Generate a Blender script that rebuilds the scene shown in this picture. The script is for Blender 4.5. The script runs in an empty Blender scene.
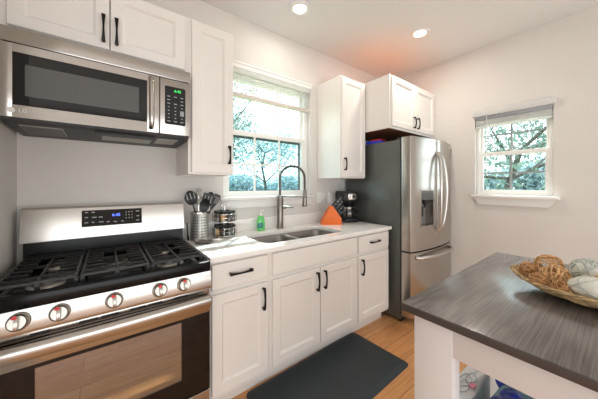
import bpy, bmesh, math, random
from math import sin, cos, pi, radians, sqrt
from mathutils import Vector, Matrix

S = bpy.context.scene
C = S.collection
random.seed(7)

# ------------------------------------------------------------------ camera, world, sun, large lights, exposure
cam_data = bpy.data.cameras.new('camera')
cam = bpy.data.objects.new('camera', cam_data)
C.objects.link(cam)
cam_data.sensor_width = 36.0
cam_data.lens = 249.9 / 598 * 36
cam_data.shift_y = -14.45 / 598
cam_data.clip_start = 0.02
cam.location = (-0.4416, -2.0025, 1.3084)
cam.rotation_euler = (radians(90), 0, radians(52.43 - 90))
S.camera = cam

S.view_settings.view_transform = 'Standard'
S.view_settings.look = 'None'
S.view_settings.gamma = 1
S.view_settings.use_curve_mapping = False
S.view_settings.exposure = 0.12

world = bpy.data.worlds.new('sky')
S.world = world
world.use_nodes = True
bgn = world.node_tree.nodes['Background']
bgn.inputs['Color'].default_value = (0.86, 0.95, 1.0, 1)
bgn.inputs['Strength'].default_value = 3.7

def light(name, kind, loc, energy, color=(1, 1, 1), rot=(0, 0, 0), **kw):
    d = bpy.data.lights.new(name, kind)
    d.energy = energy
    d.color = color
    for k, v in kw.items():
        setattr(d, k, v)
    o = bpy.data.objects.new(name, d)
    C.objects.link(o)
    o.location = loc
    o.rotation_euler = rot
    return o

sun_dir = Vector((-0.95, -1.0, -1.60))
sun = light('sun', 'SUN', (3, 4, 6), 9, (1.0, 0.96, 0.90), angle=radians(1.6))
sun.rotation_euler = sun_dir.to_track_quat('-Z', 'Y').to_euler()
# added, unseen fill panels near the rear and west walls, tilted toward the ceiling
light('rear_fill', 'AREA', (-0.6, -5.0, 1.15), 132, (0.88, 0.95, 1.0), (radians(114), 0, 0), shape='RECTANGLE', size=5.8, size_y=2.4)
light('side_fill', 'AREA', (-3.4, -3.0, 1.3), 16, (0.90, 0.96, 1.0), (radians(112), 0, radians(-90)), shape='RECTANGLE', size=2.4, size_y=1.8)  # second added fill, no window stands on this side

# ------------------------------------------------------------------ materials
def lin(c):
    return tuple(((v / 255) / 12.92 if v / 255 <= 0.04045 else ((v / 255 + 0.055) / 1.055) ** 2.4) for v in c) + (1,)

def mat(name, rgb, rough=0.5, metal=0.0, noise=0.0, nscale=20, stretch=(1, 1, 1), bump=0.0, bscale=None, coat=0.0, spec=0.5,
        emit=None, estr=0, trans=0.0, alpha=1.0, rough_var=0.0, aniso=0.0):
    m = bpy.data.materials.new(name)
    m.use_nodes = True
    nt = m.node_tree
    b = nt.nodes['Principled BSDF']
    col = lin(rgb)
    b.inputs['Base Color'].default_value = col
    b.inputs['Roughness'].default_value = rough
    b.inputs['Metallic'].default_value = metal
    b.inputs['Coat Weight'].default_value = coat
    b.inputs['Coat Roughness'].default_value = 0.05
    b.inputs['Specular IOR Level'].default_value = spec
    b.inputs['Transmission Weight'].default_value = trans
    b.inputs['Alpha'].default_value = alpha
    b.inputs['Anisotropic'].default_value = aniso
    if emit:
        b.inputs['Emission Color'].default_value = lin(emit)
        b.inputs['Emission Strength'].default_value = estr
    tc = nt.nodes.new('ShaderNodeTexCoord')
    mp = nt.nodes.new('ShaderNodeMapping')
    mp.inputs['Scale'].default_value = stretch
    nt.links.new(tc.outputs['Object'], mp.inputs['Vector'])
    nz = nt.nodes.new('ShaderNodeTexNoise')
    nz.inputs['Scale'].default_value = nscale
    nz.inputs['Detail'].default_value = 4
    nt.links.new(mp.outputs['Vector'], nz.inputs['Vector'])
    if noise > 0:
        cr = nt.nodes.new('ShaderNodeValToRGB')
        cr.color_ramp.elements[0].position = 0.3
        cr.color_ramp.elements[1].position = 0.7
        cr.color_ramp.elements[0].color = tuple(v * (1 - noise) for v in col[:3]) + (1,)
        cr.color_ramp.elements[1].color = tuple(min(1, v * (1 + noise)) for v in col[:3]) + (1,)
        nt.links.new(nz.outputs['Fac'], cr.inputs['Fac'])
        nt.links.new(cr.outputs['Color'], b.inputs['Base Color'])
    if rough_var > 0:
        mr = nt.nodes.new('ShaderNodeMapRange')
        mr.inputs['To Min'].default_value = max(0, rough - rough_var)
        mr.inputs['To Max'].default_value = rough + rough_var
        nt.links.new(nz.outputs['Fac'], mr.inputs['Value'])
        nt.links.new(mr.outputs['Result'], b.inputs['Roughness'])
    if bump > 0:
        bp = nt.nodes.new('ShaderNodeBump')
        bp.inputs['Strength'].default_value = bump
        bp.inputs['Distance'].default_value = 0.01
        n2 = nz
        if bscale:
            n2 = nt.nodes.new('ShaderNodeTexNoise')
            n2.inputs['Scale'].default_value = bscale
            n2.inputs['Detail'].default_value = 3
            nt.links.new(mp.outputs['Vector'], n2.inputs['Vector'])
        nt.links.new(n2.outputs['Fac'], bp.inputs['Height'])
        nt.links.new(bp.outputs['Normal'], b.inputs['Normal'])
    return m

M = {}
M['wall'] = mat('wall_paint', (221, 216, 210), 0.75, bump=0.12, bscale=90, noise=0.012, nscale=3)
M['ceiling'] = mat('ceiling_paint', (230, 231, 230), 0.85, bump=0.08, bscale=70)
M['cab'] = mat('white_cabinet_paint', (236, 230, 224), 0.38, noise=0.01, nscale=5)
M['trim'] = mat('white_trim_paint', (240, 238, 234), 0.4, noise=0.01, nscale=6)
M['pull'] = mat('black_bronze', (24, 22, 21), 0.38, 0.6, noise=0.2, nscale=60)
M['ply'] = mat('unfinished_plywood', (234, 138, 52), 0.7, noise=0.12, nscale=8, stretch=(1, 8, 8))
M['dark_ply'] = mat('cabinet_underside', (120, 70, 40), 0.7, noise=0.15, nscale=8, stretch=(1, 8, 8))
M['quartz'] = mat('white_quartz', (247, 243, 239), 0.16, noise=0.025, nscale=7)
M['steel'] = mat('brushed_steel', (188, 183, 177), 0.22, 1.0, noise=0.03, nscale=10, stretch=(.6, 30, 30))
M['steel_v'] = mat('brushed_steel_upright', (186, 181, 175), 0.25, 1.0, noise=0.015, nscale=10, stretch=(30, 30, .6))
M['sinksteel'] = mat('satin_sink_steel', (150, 146, 142), 0.3, 1.0, noise=0.05, nscale=30, stretch=(20, 1, 1))
M['chrome'] = mat('chrome', (222, 220, 216), 0.1, 1.0, noise=0.02)
M['crocksteel'] = mat('satin_crock_steel', (205, 202, 198), 0.42, 0.85, noise=0.02)
M['handle_steel'] = mat('satin_handle_steel', (205, 201, 196), 0.3, 1.0, noise=0.01)
M['nickel'] = mat('brushed_nickel', (140, 134, 128), 0.3, 1.0, noise=0.05, nscale=40)
M['knob'] = mat('knob_steel', (172, 166, 158), 0.26, 1.0, noise=0.03)
M['enamel'] = mat('black_enamel', (12, 12, 13), 0.22, 0, noise=0.1, spec=0.25)
M['iron'] = mat('cast_iron', (50, 49, 49), 0.32, 0.4, noise=0.25, nscale=120, bump=0.15)
M['burnercap'] = mat('burner_cap_black', (38, 37, 37), 0.55, 0.1, noise=0.2, nscale=60)
M['alu'] = mat('burner_aluminium', (206, 202, 198), 0.35, 1.0, noise=0.1, nscale=50)
M['blackglass'] = mat('black_glass', (9, 9, 10), 0.05, 0, noise=0.05, spec=0.5)
M['blackplastic'] = mat('black_plastic', (18, 18, 19), 0.42, 0, noise=0.15, nscale=60)
M['darkplastic'] = mat('charcoal_plastic', (50, 50, 52), 0.45, 0, noise=0.08, nscale=60)
M['mwgrey'] = mat('microwave_inner_screen', (84, 84, 83), 0.25, 0, noise=0.05, nscale=200, coat=0.3)
M['lens'] = mat('frosted_lamp_lens', (160, 158, 152), 0.4, 0, noise=0.03)
M['fridge_side'] = mat('grey_painted_steel', (98, 100, 96), 0.33, 0.35, noise=0.03, nscale=3, bump=0.03, bscale=160)
M['dispgrey'] = mat('grey_dispenser_plastic', (132, 130, 128), 0.35, 0.3, noise=0.03)
M['gasket'] = mat('dark_gasket', (40, 40, 40), 0.6, 0, noise=0.1)
M['orange'] = mat('orange_knife_block_paint', (238, 112, 28), 0.4, 0, noise=0.06, nscale=18)
M['knifehandle'] = mat('black_knife_handle', (40, 40, 43), 0.22, 0, noise=0.1)
M['green'] = mat('green_soap', (104, 212, 116), 0.2, 0, noise=0.06, nscale=12, coat=0.5)
M['soaplabel'] = mat('soap_label_blue', (64, 140, 140), 0.4, 0, noise=0.5, nscale=40)
M['white_plastic'] = mat('white_plastic', (238, 238, 234), 0.35, 0, noise=0.02)
M['vine'] = mat('brown_vine', (218, 172, 120), 0.65, 0, noise=0.3, nscale=60)
M['vine_dark'] = mat('dark_brown_vine', (200, 148, 98), 0.65, 0, noise=0.3, nscale=60)
M['basket'] = mat('basket_reed', (186, 156, 112), 0.6, 0, noise=0.5, nscale=55, bump=0.2)
M['whitepod'] = mat('whitewashed_pod', (222, 220, 208), 0.6, 0, noise=0.12, nscale=30, bump=0.2)
M['greypod'] = mat('grey_wash_strip', (190, 194, 186), 0.6, 0, noise=0.2, nscale=30)
M['mat'] = mat('slate_foam_mat', (40, 50, 55), 0.55, 0, noise=0.08, nscale=16, bump=0.1, bscale=120)
M['red'] = mat('red_print', (196, 36, 32), 0.4, 0, noise=0.05)
M['blue'] = mat('blue_print', (40, 56, 190), 0.35, 0, noise=0.1)
M['redmark'] = mat('red_indicator', (206, 30, 30), 0.4, 0, noise=0.05)
M['grass'] = mat('lawn', (112, 140, 90), 0.9, 0, noise=0.25, nscale=3)
M['road'] = mat('pale_concrete', (206, 206, 204), 0.9, 0, noise=0.05, nscale=3)
M['bark'] = mat('grey_bark', (78, 75, 72), 0.9, 0, noise=0.3, nscale=12, stretch=(1, 1, .2), bump=0.5)
M['blind_rail'] = mat('blind_bottom_rail', (214, 204, 194), 0.5, 0, noise=0.02)
M['greymuntin'] = mat('grey_muntin', (150, 156, 156), 0.5, 0, noise=0.03)
M['screenframe'] = mat('dark_screen_frame', (74, 84, 86), 0.5, 0, noise=0.05)
M['islandpaint'] = mat('island_white_paint', (226, 220, 218), 0.45, 0, noise=0.015, nscale=5)
M['shadowgap'] = mat('opening_shade_black', (20, 20, 20), 0.7, 0, noise=0.1)  # black stands for the shade inside vent slots and crock holes
M['bagwhite'] = mat('white_bag_plastic', (238, 236, 236), 0.35, 0, noise=0.03, nscale=10)
M['bagblue'] = mat('blue_bag_plastic', (34, 66, 170), 0.25, 0, noise=0.2, nscale=9)
M['bagteal'] = mat('clear_teal_film', (120, 158, 172), 0.18, 0, noise=0.35, nscale=14)
M['spice_a'] = mat('spice_tan', (206, 160, 96), 0.4, 0, noise=0.15, nscale=80)
M['spice_b'] = mat('spice_dark', (56, 44, 38), 0.4, 0, noise=0.2, nscale=80)
M['spice_c'] = mat('spice_grey_green', (92, 92, 80), 0.4, 0, noise=0.2, nscale=80)
M['green_led'] = mat('green_digits', (40, 190, 80), 0.5, emit=(60, 220, 100), estr=1.6)
M['blue_led'] = mat('blue_digits', (60, 90, 255), 0.5, emit=(90, 120, 255), estr=2.6)
M['keyprint'] = mat('grey_key_print', (170, 170, 170), 0.5, noise=0.05)
M['logo'] = mat('logo_silver', (232, 228, 224), 0.35, 0.0, noise=0.02)
M['lamp'] = mat('lit_led_disc', (255, 250, 240), 0.5, emit=(255, 247, 235), estr=9)
M['oven_in'] = mat('oven_enamel', (190, 172, 150), 0.45, 0, noise=0.1, nscale=10)
M['rackwire'] = mat('oven_rack_wire', (200, 190, 178), 0.3, 1.0, noise=0.05)
M['pinkprint'] = mat('pink_print', (236, 140, 160), 0.5, noise=0.05)
M['greyprint'] = mat('grey_line_print', (170, 172, 178), 0.5, noise=0.05)
M['hose'] = mat('dark_spring_hose', (48, 47, 46), 0.3, 0.9, noise=0.1)

def leaf_mat(name, rgb, nz=.25):
    m = mat(name, rgb, 0.6, 0, noise=nz, nscale=3)
    nt = m.node_tree
    b = nt.nodes['Principled BSDF']
    tr = nt.nodes.new('ShaderNodeBsdfTranslucent')
    tr.inputs['Color'].default_value = lin(rgb)
    mx = nt.nodes.new('ShaderNodeMixShader')
    mx.inputs['Fac'].default_value = 0.5
    out = nt.nodes['Material Output']
    nt.links.new(b.outputs[0], mx.inputs[1])
    nt.links.new(tr.outputs[0], mx.inputs[2])
    nt.links.new(mx.outputs[0], out.inputs['Surface'])
    return m
M['blind'] = leaf_mat('white_blind_slat', (246, 246, 244), .01)
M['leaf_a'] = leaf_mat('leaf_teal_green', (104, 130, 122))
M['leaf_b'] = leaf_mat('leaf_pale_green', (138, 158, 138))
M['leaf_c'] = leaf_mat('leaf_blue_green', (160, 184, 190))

def glass_mat(name, tint, gloss=0.08, grough=0.01):
    m = bpy.data.materials.new(name)
    m.use_nodes = True
    nt = m.node_tree
    nt.nodes.remove(nt.nodes['Principled BSDF'])
    out = nt.nodes['Material Output']
    t = nt.nodes.new('ShaderNodeBsdfTransparent')
    t.inputs['Color'].default_value = tint + (1,)
    g = nt.nodes.new('ShaderNodeBsdfGlossy')
    g.inputs['Roughness'].default_value = grough
    lw = nt.nodes.new('ShaderNodeFresnel')
    lw.inputs['IOR'].default_value = 1.45
    ad = nt.nodes.new('ShaderNodeMath')
    ad.operation = 'ADD'
    ad.use_clamp = True
    ad.inputs[1].default_value = gloss
    mx = nt.nodes.new('ShaderNodeMixShader')
    # reflect on the entering face only, so that panes of real thickness let slanting light through
    ge = nt.nodes.new('ShaderNodeNewGeometry')
    inv = nt.nodes.new('ShaderNodeMath')
    inv.operation = 'SUBTRACT'
    inv.inputs[0].default_value = 1.0
    mu = nt.nodes.new('ShaderNodeMath')
    mu.operation = 'MULTIPLY'
    nt.links.new(ge.outputs['Backfacing'], inv.inputs[1])
    nt.links.new(lw.outputs['Fac'], ad.inputs[0])
    nt.links.new(ad.outputs[0], mu.inputs[0])
    nt.links.new(inv.outputs[0], mu.inputs[1])
    nt.links.new(mu.outputs[0], mx.inputs['Fac'])
    nt.links.new(t.outputs[0], mx.inputs[1])
    nt.links.new(g.outputs[0], mx.inputs[2])
    nt.links.new(mx.outputs[0], out.inputs['Surface'])
    return m
M['pane'] = glass_mat('window_glass', (0.97, 1.0, 1.0), 0.0)
M['pane_screen'] = glass_mat('window_glass_with_screen', (0.74, 0.86, 0.88), 0.0)
M['ovenglass'] = glass_mat('oven_window_glass', (0.50, 0.48, 0.46), 0.44, 0.03)
M['carafe'] = glass_mat('carafe_glass', (0.8, 0.8, 0.8), 0.12, 0.02)
M['jarglass'] = glass_mat('jar_glass', (0.92, 0.92, 0.9), 0.05, 0.02)

def floor_mat():
    m = bpy.data.materials.new('oak_plank_floor')
    m.use_nodes = True
    nt = m.node_tree
    b = nt.nodes['Principled BSDF']
    tc = nt.nodes.new('ShaderNodeTexCoord')
    br = nt.nodes.new('ShaderNodeTexBrick')
    br.offset = 0.37
    br.inputs['Scale'].default_value = 1
    br.inputs['Brick Width'].default_value = 1.15
    br.inputs['Row Height'].default_value = 0.165
    br.inputs['Mortar Size'].default_value = 0.0018
    br.inputs['Mortar Smooth'].default_value = 0.2
    br.inputs['Bias'].default_value = 0.0
    br.inputs['Color1'].default_value = lin((236, 182, 126))
    br.inputs['Color2'].default_value = lin((214, 150, 94))
    br.inputs['Mortar'].default_value = lin((120, 80, 52))
    nt.links.new(tc.outputs['Object'], br.inputs['Vector'])
    mp = nt.nodes.new('ShaderNodeMapping')
    mp.inputs['Scale'].default_value = (1.2, 16, 1)
    nt.links.new(tc.outputs['Object'], mp.inputs['Vector'])
    nz = nt.nodes.new('ShaderNodeTexNoise')
    nz.inputs['Scale'].default_value = 3.5
    nz.inputs['Detail'].default_value = 6
    nz.inputs['Distortion'].default_value = 0.6
    nt.links.new(mp.outputs['Vector'], nz.inputs['Vector'])
    cr = nt.nodes.new('ShaderNodeValToRGB')
    cr.color_ramp.elements[0].position = 0.3
    cr.color_ramp.elements[0].color = (0.72, 0.66, 0.6, 1)
    cr.color_ramp.elements[1].position = 0.7
    cr.color_ramp.elements[1].color = (1.08, 1.05, 1.02, 1)
    nt.links.new(nz.outputs['Fac'], cr.inputs['Fac'])
    mx = nt.nodes.new('ShaderNodeMix')
    mx.data_type = 'RGBA'
    mx.blend_type = 'MULTIPLY'
    mx.inputs['Factor'].default_value = 0.85
    nt.links.new(br.outputs['Color'], mx.inputs[6])
    nt.links.new(cr.outputs['Color'], mx.inputs[7])
    nt.links.new(mx.outputs[2], b.inputs['Base Color'])
    b.inputs['Roughness'].default_value = 0.34
    bp = nt.nodes.new('ShaderNodeBump')
    bp.inputs['Strength'].default_value = 0.25
    bp.inputs['Distance'].default_value = 0.002
    bp.invert = True
    nt.links.new(br.outputs['Fac'], bp.inputs['Height'])
    nt.links.new(bp.outputs['Normal'], b.inputs['Normal'])
    return m
M['floor'] = floor_mat()

def laminate_mat():
    m = bpy.data.materials.new('grey_wood_laminate')
    m.use_nodes = True
    nt = m.node_tree
    b = nt.nodes['Principled BSDF']
    tc = nt.nodes.new('ShaderNodeTexCoord')
    mp0 = nt.nodes.new('ShaderNodeMapping')
    mp0.inputs['Scale'].default_value = (.7, 2.6, 1)
    mp0.inputs['Rotation'].default_value = (0, 0, radians(-4))
    nt.links.new(tc.outputs['Object'], mp0.inputs['Vector'])
    n0 = nt.nodes.new('ShaderNodeTexNoise')
    n0.inputs['Scale'].default_value = 1.0
    n0.inputs['Detail'].default_value = 1.5
    nt.links.new(mp0.outputs['Vector'], n0.inputs['Vector'])
    # rings of the grain: contour lines of a stretched noise field
    ml = nt.nodes.new('ShaderNodeMath')
    ml.operation = 'MULTIPLY'
    ml.inputs[1].default_value = 120
    nt.links.new(n0.outputs['Fac'], ml.inputs[0])
    sn = nt.nodes.new('ShaderNodeMath')
    sn.operation = 'SINE'
    nt.links.new(ml.outputs[0], sn.inputs[0])
    mp1 = nt.nodes.new('ShaderNodeMapping')
    mp1.inputs['Scale'].default_value = (1.8, 85, 1)
    nt.links.new(tc.outputs['Object'], mp1.inputs['Vector'])
    n1 = nt.nodes.new('ShaderNodeTexNoise')
    n1.inputs['Scale'].default_value = 3
    n1.inputs['Detail'].default_value = 6
    nt.links.new(mp1.outputs['Vector'], n1.inputs['Vector'])
    a1 = nt.nodes.new('ShaderNodeMath')
    a1.operation = 'MULTIPLY_ADD'
    a1.inputs[1].default_value = 0.07
    nt.links.new(sn.outputs[0], a1.inputs[0])
    nt.links.new(n1.outputs['Fac'], a1.inputs[2])
    cr = nt.nodes.new('ShaderNodeValToRGB')
    cr.color_ramp.elements[0].position = 0.22
    cr.color_ramp.elements[0].color = lin((58, 52, 50))
    cr.color_ramp.elements[1].position = 0.80
    cr.color_ramp.elements[1].color = lin((128, 120, 114))
    nt.links.new(a1.outputs[0], cr.inputs['Fac'])
    nt.links.new(cr.outputs['Color'], b.inputs['Base Color'])
    b.inputs['Roughness'].default_value = 0.42
    b.inputs['Specular IOR Level'].default_value = 0.5
    b.inputs['Coat Weight'].default_value = 1.0
    b.inputs['Coat Roughness'].default_value = 0.16
    b.inputs['Coat IOR'].default_value = 1.5
    return m
M['laminate'] = laminate_mat()
M['laminate_edge'] = mat('dark_laminate_edge', (74, 66, 63), 0.4, noise=0.1, nscale=20)

# ------------------------------------------------------------------ mesh helpers
class MB:
    def __init__(s):
        s.v = []
        s.f = []
    def add(s, vs, fs):
        k = len(s.v)
        s.v += [tuple(p) for p in vs]
        s.f += [tuple(i + k for i in f) for f in fs]
        return s
    def box(s, x0, x1, y0, y1, z0, z1, bev=0.0, seg=2):
        if x0 > x1: x0, x1 = x1, x0
        if y0 > y1: y0, y1 = y1, y0
        if z0 > z1: z0, z1 = z1, z0
        vs = [(x, y, z) for x in (x0, x1) for y in (y0, y1) for z in (z0, z1)]
        fs = [(0, 1, 3, 2), (4, 6, 7, 5), (0, 4, 5, 1), (2, 3, 7, 6), (0, 2, 6, 4), (1, 5, 7, 3)]
        if bev <= 0:
            return s.add(vs, fs)
        bev = min(bev, 0.49 * min(x1 - x0, y1 - y0, z1 - z0))
        bm = bmesh.new()
        bv = [bm.verts.new(p) for p in vs]
        for f in fs:
            bm.faces.new([bv[i] for i in f])
        bmesh.ops.bevel(bm, geom=list(bm.edges), offset=bev, segments=seg, profile=0.5, affect='EDGES')
        bm.verts.index_update()
        s.add([v.co[:] for v in bm.verts], [[v.index for v in f.verts] for f in bm.faces])
        bm.free()
        return s
    def loft(s, rings, cap0=True, cap1=True, closed=False):
        n = len(rings[0])
        k = len(s.v)
        for r in rings:
            s.v += [tuple(p) for p in r]
        m = len(rings)
        for i in range(m if closed else m - 1):
            a = k + i * n
            b = k + ((i + 1) % m) * n
            for j in range(n):
                s.f.append((a + j, a + (j + 1) % n, b + (j + 1) % n, b + j))
        if not closed:
            if cap0: s.f.append(tuple(k + j for j in reversed(range(n))))
            if cap1: s.f.append(tuple(k + (m - 1) * n + j for j in range(n)))
        return s
    def lathe(s, prof, c=(0, 0, 0), n=24, cap0=True, cap1=True, sx=1, sy=1):
        rings = [[(c[0] + r * sx * cos(2 * pi * j / n), c[1] + r * sy * sin(2 * pi * j / n), c[2] + z) for j in range(n)] for r, z in prof]
        return s.loft(rings, cap0, cap1)
    def cyl(s, p0, p1, r0, r1=None, n=16):
        r1 = r0 if r1 is None else r1
        return s.tube([p0, p1], [r0, r1], n)
    def tube(s, pts, r, n=8, closed=False, flat=None):
        P = [Vector(p) for p in pts]
        m = len(P)
        R = r if isinstance(r, (list, tuple)) else [r] * m
        rings = []
        up = None
        for i in range(m):
            if closed:
                d = P[(i + 1) % m] - P[i - 1]
            else:
                d = P[min(i + 1, m - 1)] - P[max(i - 1, 0)]
            d.normalize()
            if up is None:
                a = Vector((0, 0, 1)) if abs(d.z) < 0.9 else Vector((1, 0, 0))
                up = (a - d * a.dot(d)).normalized()
            else:
                up = up - d * up.dot(d)
                if up.length < 1e-6:
                    up = d.orthogonal()
                up.normalize()
            w = d.cross(up)
            fl = flat if flat else 1.0
            rings.append([P[i] + up * (R[i] * cos(2 * pi * j / n)) + w * (R[i] * fl * sin(2 * pi * j / n)) for j in range(n)])
        return s.loft(rings, True, True, closed)
    def prism(s, poly, axis, a, b):
        # poly: 2-D points in the two other axes (in xyz order), extruded along axis from a to b
        def p3(u, v, w):
            return (w, u, v) if axis == 'x' else ((u, w, v) if axis == 'y' else (u, v, w))
        return s.loft([[p3(u, v, a) for u, v in poly], [p3(u, v, b) for u, v in poly]])
    def quad(s, a, b, c, d):
        return s.add([a, b, c, d], [(0, 1, 2, 3)])
    def sphere(s, c, r, n=16, m=10, sc=(1, 1, 1)):
        prof = [(r * sin(pi * i / m), -r * cos(pi * i / m)) for i in range(m + 1)]
        prof[0] = (r * 0.02, -r)
        prof[-1] = (r * 0.02, r)
        rings = [[(c[0] + q * sc[0] * cos(2 * pi * j / n), c[1] + q * sc[1] * sin(2 * pi * j / n), c[2] + z * sc[2]) for j in range(n)] for q, z in prof]
        return s.loft(rings)
    def xf(s, mtx):
        s.v = [tuple(mtx @ Vector(p)) for p in s.v]
        return s

def finish(me, m, angle=0.7):
    me.materials.append(m)
    for p in me.polygons:
        p.use_smooth = True
    me.set_sharp_from_angle(angle=angle)

def root_of(p):
    while p.parent:
        p = p.parent
    return p

def obj(name, mb, m, parent=None, local=False, angle=0.7):
    """link one mesh object; coordinates are world ones unless local (then they are the thing's own)"""
    me = bpy.data.meshes.new(name)
    vs = mb.v
    if parent is not None and not local:
        L = root_of(parent).location
        vs = [(x - L.x, y - L.y, z - L.z) for x, y, z in vs]
    base = None
    if parent is None:
        xs = [p[0] for p in vs]; ys = [p[1] for p in vs]; zs = [p[2] for p in vs]
        base = Vector(((min(xs) + max(xs)) / 2, (min(ys) + max(ys)) / 2, min(zs)))
        vs = [(x - base.x, y - base.y, z - base.z) for x, y, z in vs]
    me.from_pydata(vs, [], mb.f)
    me.validate()
    bm = bmesh.new()
    bm.from_mesh(me)
    bmesh.ops.recalc_face_normals(bm, faces=bm.faces)
    bm.to_mesh(me)
    bm.free()
    finish(me, m, angle)
    o = bpy.data.objects.new(name, me)
    C.objects.link(o)
    if parent is not None:
        o.parent = parent
    else:
        o.location = base
    return o

def thing(name, label, cat, loc=(0, 0, 0), rz=0, group=None):
    o = bpy.data.objects.new(name, None)
    o.empty_display_size = 0.05
    C.objects.link(o)
    o.location = loc
    o.rotation_euler = (0, 0, rz)
    o['label'] = label
    o['category'] = cat
    if group: o['group'] = group
    return o

def tag(o, label, cat, group=None, kind=None):
    o['label'] = label
    o['category'] = cat
    if group: o['group'] = group
    if kind: o['kind'] = kind
    return o

def struct(name, mb, m, parent=None, **k):
    o = obj(name, mb, m, parent, **k)
    if parent is None:
        o['kind'] = 'structure'
    return o

def rrect(x0, x1, y0, y1, r, n=6):
    pts = []
    for cx, cy, a0 in ((x1 - r, y1 - r, 0), (x0 + r, y1 - r, 90), (x0 + r, y0 + r, 180), (x1 - r, y0 + r, 270)):
        for i in range(n + 1):
            a = radians(a0 + 90 * i / n)
            pts.append((cx + r * cos(a), cy + r * sin(a)))
    return pts

def curve_plate(outer, holes, z0, z1, bev=0.0):
    """a flat plate with holes, as an MB, by filling a 2-D curve"""
    cu = bpy.data.curves.new('plate', 'CURVE')
    cu.dimensions = '2D'
    cu.fill_mode = 'BOTH'
    cu.extrude = (z1 - z0) / 2 - bev
    cu.bevel_depth = bev
    cu.bevel_resolution = 2
    cu.offset = -bev
    for loop in [outer] + holes:
        sp = cu.splines.new('POLY')
        sp.points.add(len(loop) - 1)
        for i, (x, y) in enumerate(loop):
            sp.points[i].co = (x, y, 0, 1)
        sp.use_cyclic_u = True
    o = bpy.data.objects.new('plate', cu)
    C.objects.link(o)
    dg = bpy.context.evaluated_depsgraph_get()
    dg.update()
    me = bpy.data.meshes.new_from_object(o.evaluated_get(dg))
    zc = (z0 + z1) / 2
    mb = MB().add([(v.co.x, v.co.y, v.co.z + zc) for v in me.vertices], [tuple(p.vertices) for p in me.polygons])
    bpy.data.objects.remove(o)
    bpy.data.curves.remove(cu)
    bpy.data.meshes.remove(me)
    return mb

def text_mb(body, size, mtx, depth=0.0006):
    cu = bpy.data.curves.new('text', 'FONT')
    cu.body = body
    cu.size = size
    cu.extrude = depth
    cu.align_x = 'CENTER'
    cu.align_y = 'CENTER'
    o = bpy.data.objects.new('text', cu)
    C.objects.link(o)
    dg = bpy.context.evaluated_depsgraph_get()
    dg.update()
    me = bpy.data.meshes.new_from_object(o.evaluated_get(dg))
    mb = MB().add([tuple(mtx @ v.co) for v in me.vertices], [tuple(p.vertices) for p in me.polygons])
    bpy.data.objects.remove(o)
    bpy.data.curves.remove(cu)
    bpy.data.meshes.remove(me)
    return mb

def front_mtx(x, y, z):
    """text plane facing -Y at (x, y, z)"""
    return Matrix.Translation((x, y, z)) @ Matrix.Rotation(radians(90), 4, 'X')

# ------------------------------------------------------------------ the room
XL, XR, ZC = -0.827, 2.651, 2.741
YB, XW = -5.3, -3.8            # rear wall, far west wall of the open room behind
T = 0.12
# window openings
W1 = (0.315, 1.245, 1.205, 2.305)     # back wall: x0, x1, z0, z1
W2 = (-1.628, -1.040, 1.205, 2.03)    # right wall: y0, y1, z0, z1

struct('floor', MB().box(XW - T, XR + T, YB - T, T, -0.1, 0), M['floor'])
struct('ceiling', MB().box(XW - T, XR + T, YB - T, T, ZC, ZC + 0.1), M['ceiling'])
w = MB()
w.box(XL - T, W1[0], 0, T, 0, ZC).box(W1[1], XR + T, 0, T, 0, ZC).box(W1[0], W1[1], 0, T, 0, W1[2]).box(W1[0], W1[1], 0, T, W1[3], ZC)
struct('wall_back', w, M['wall'])
w = MB()
w.box(XR, XR + T, YB - T, W2[0], 0, ZC).box(XR, XR + T, W2[1], 0, 0, ZC).box(XR, XR + T, W2[0], W2[1], 0, W2[2]).box(XR, XR + T, W2[0], W2[1], W2[3], ZC)
struct('wall_right', w, M['wall'])
struct('wall_left', MB().box(XL - T, XL, -1.05, 0, 0, ZC), M['wall'])
struct('wall_partition', MB().box(XW, XL - T, -1.05, -1.05 + T, 0, ZC), M['wall'])
struct('wall_west', MB().box(XW - T, XW, YB, -1.05 + T, 0, ZC), M['wall'])
struct('wall_rear', MB().box(XW - T, XR + T, YB - T, YB, 0, ZC), M['wall'])
struct('baseboard_right', MB().box(XR - 0.014, XR, YB, -0.9, 0, 0.09, 0.004), M['trim'])

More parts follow.
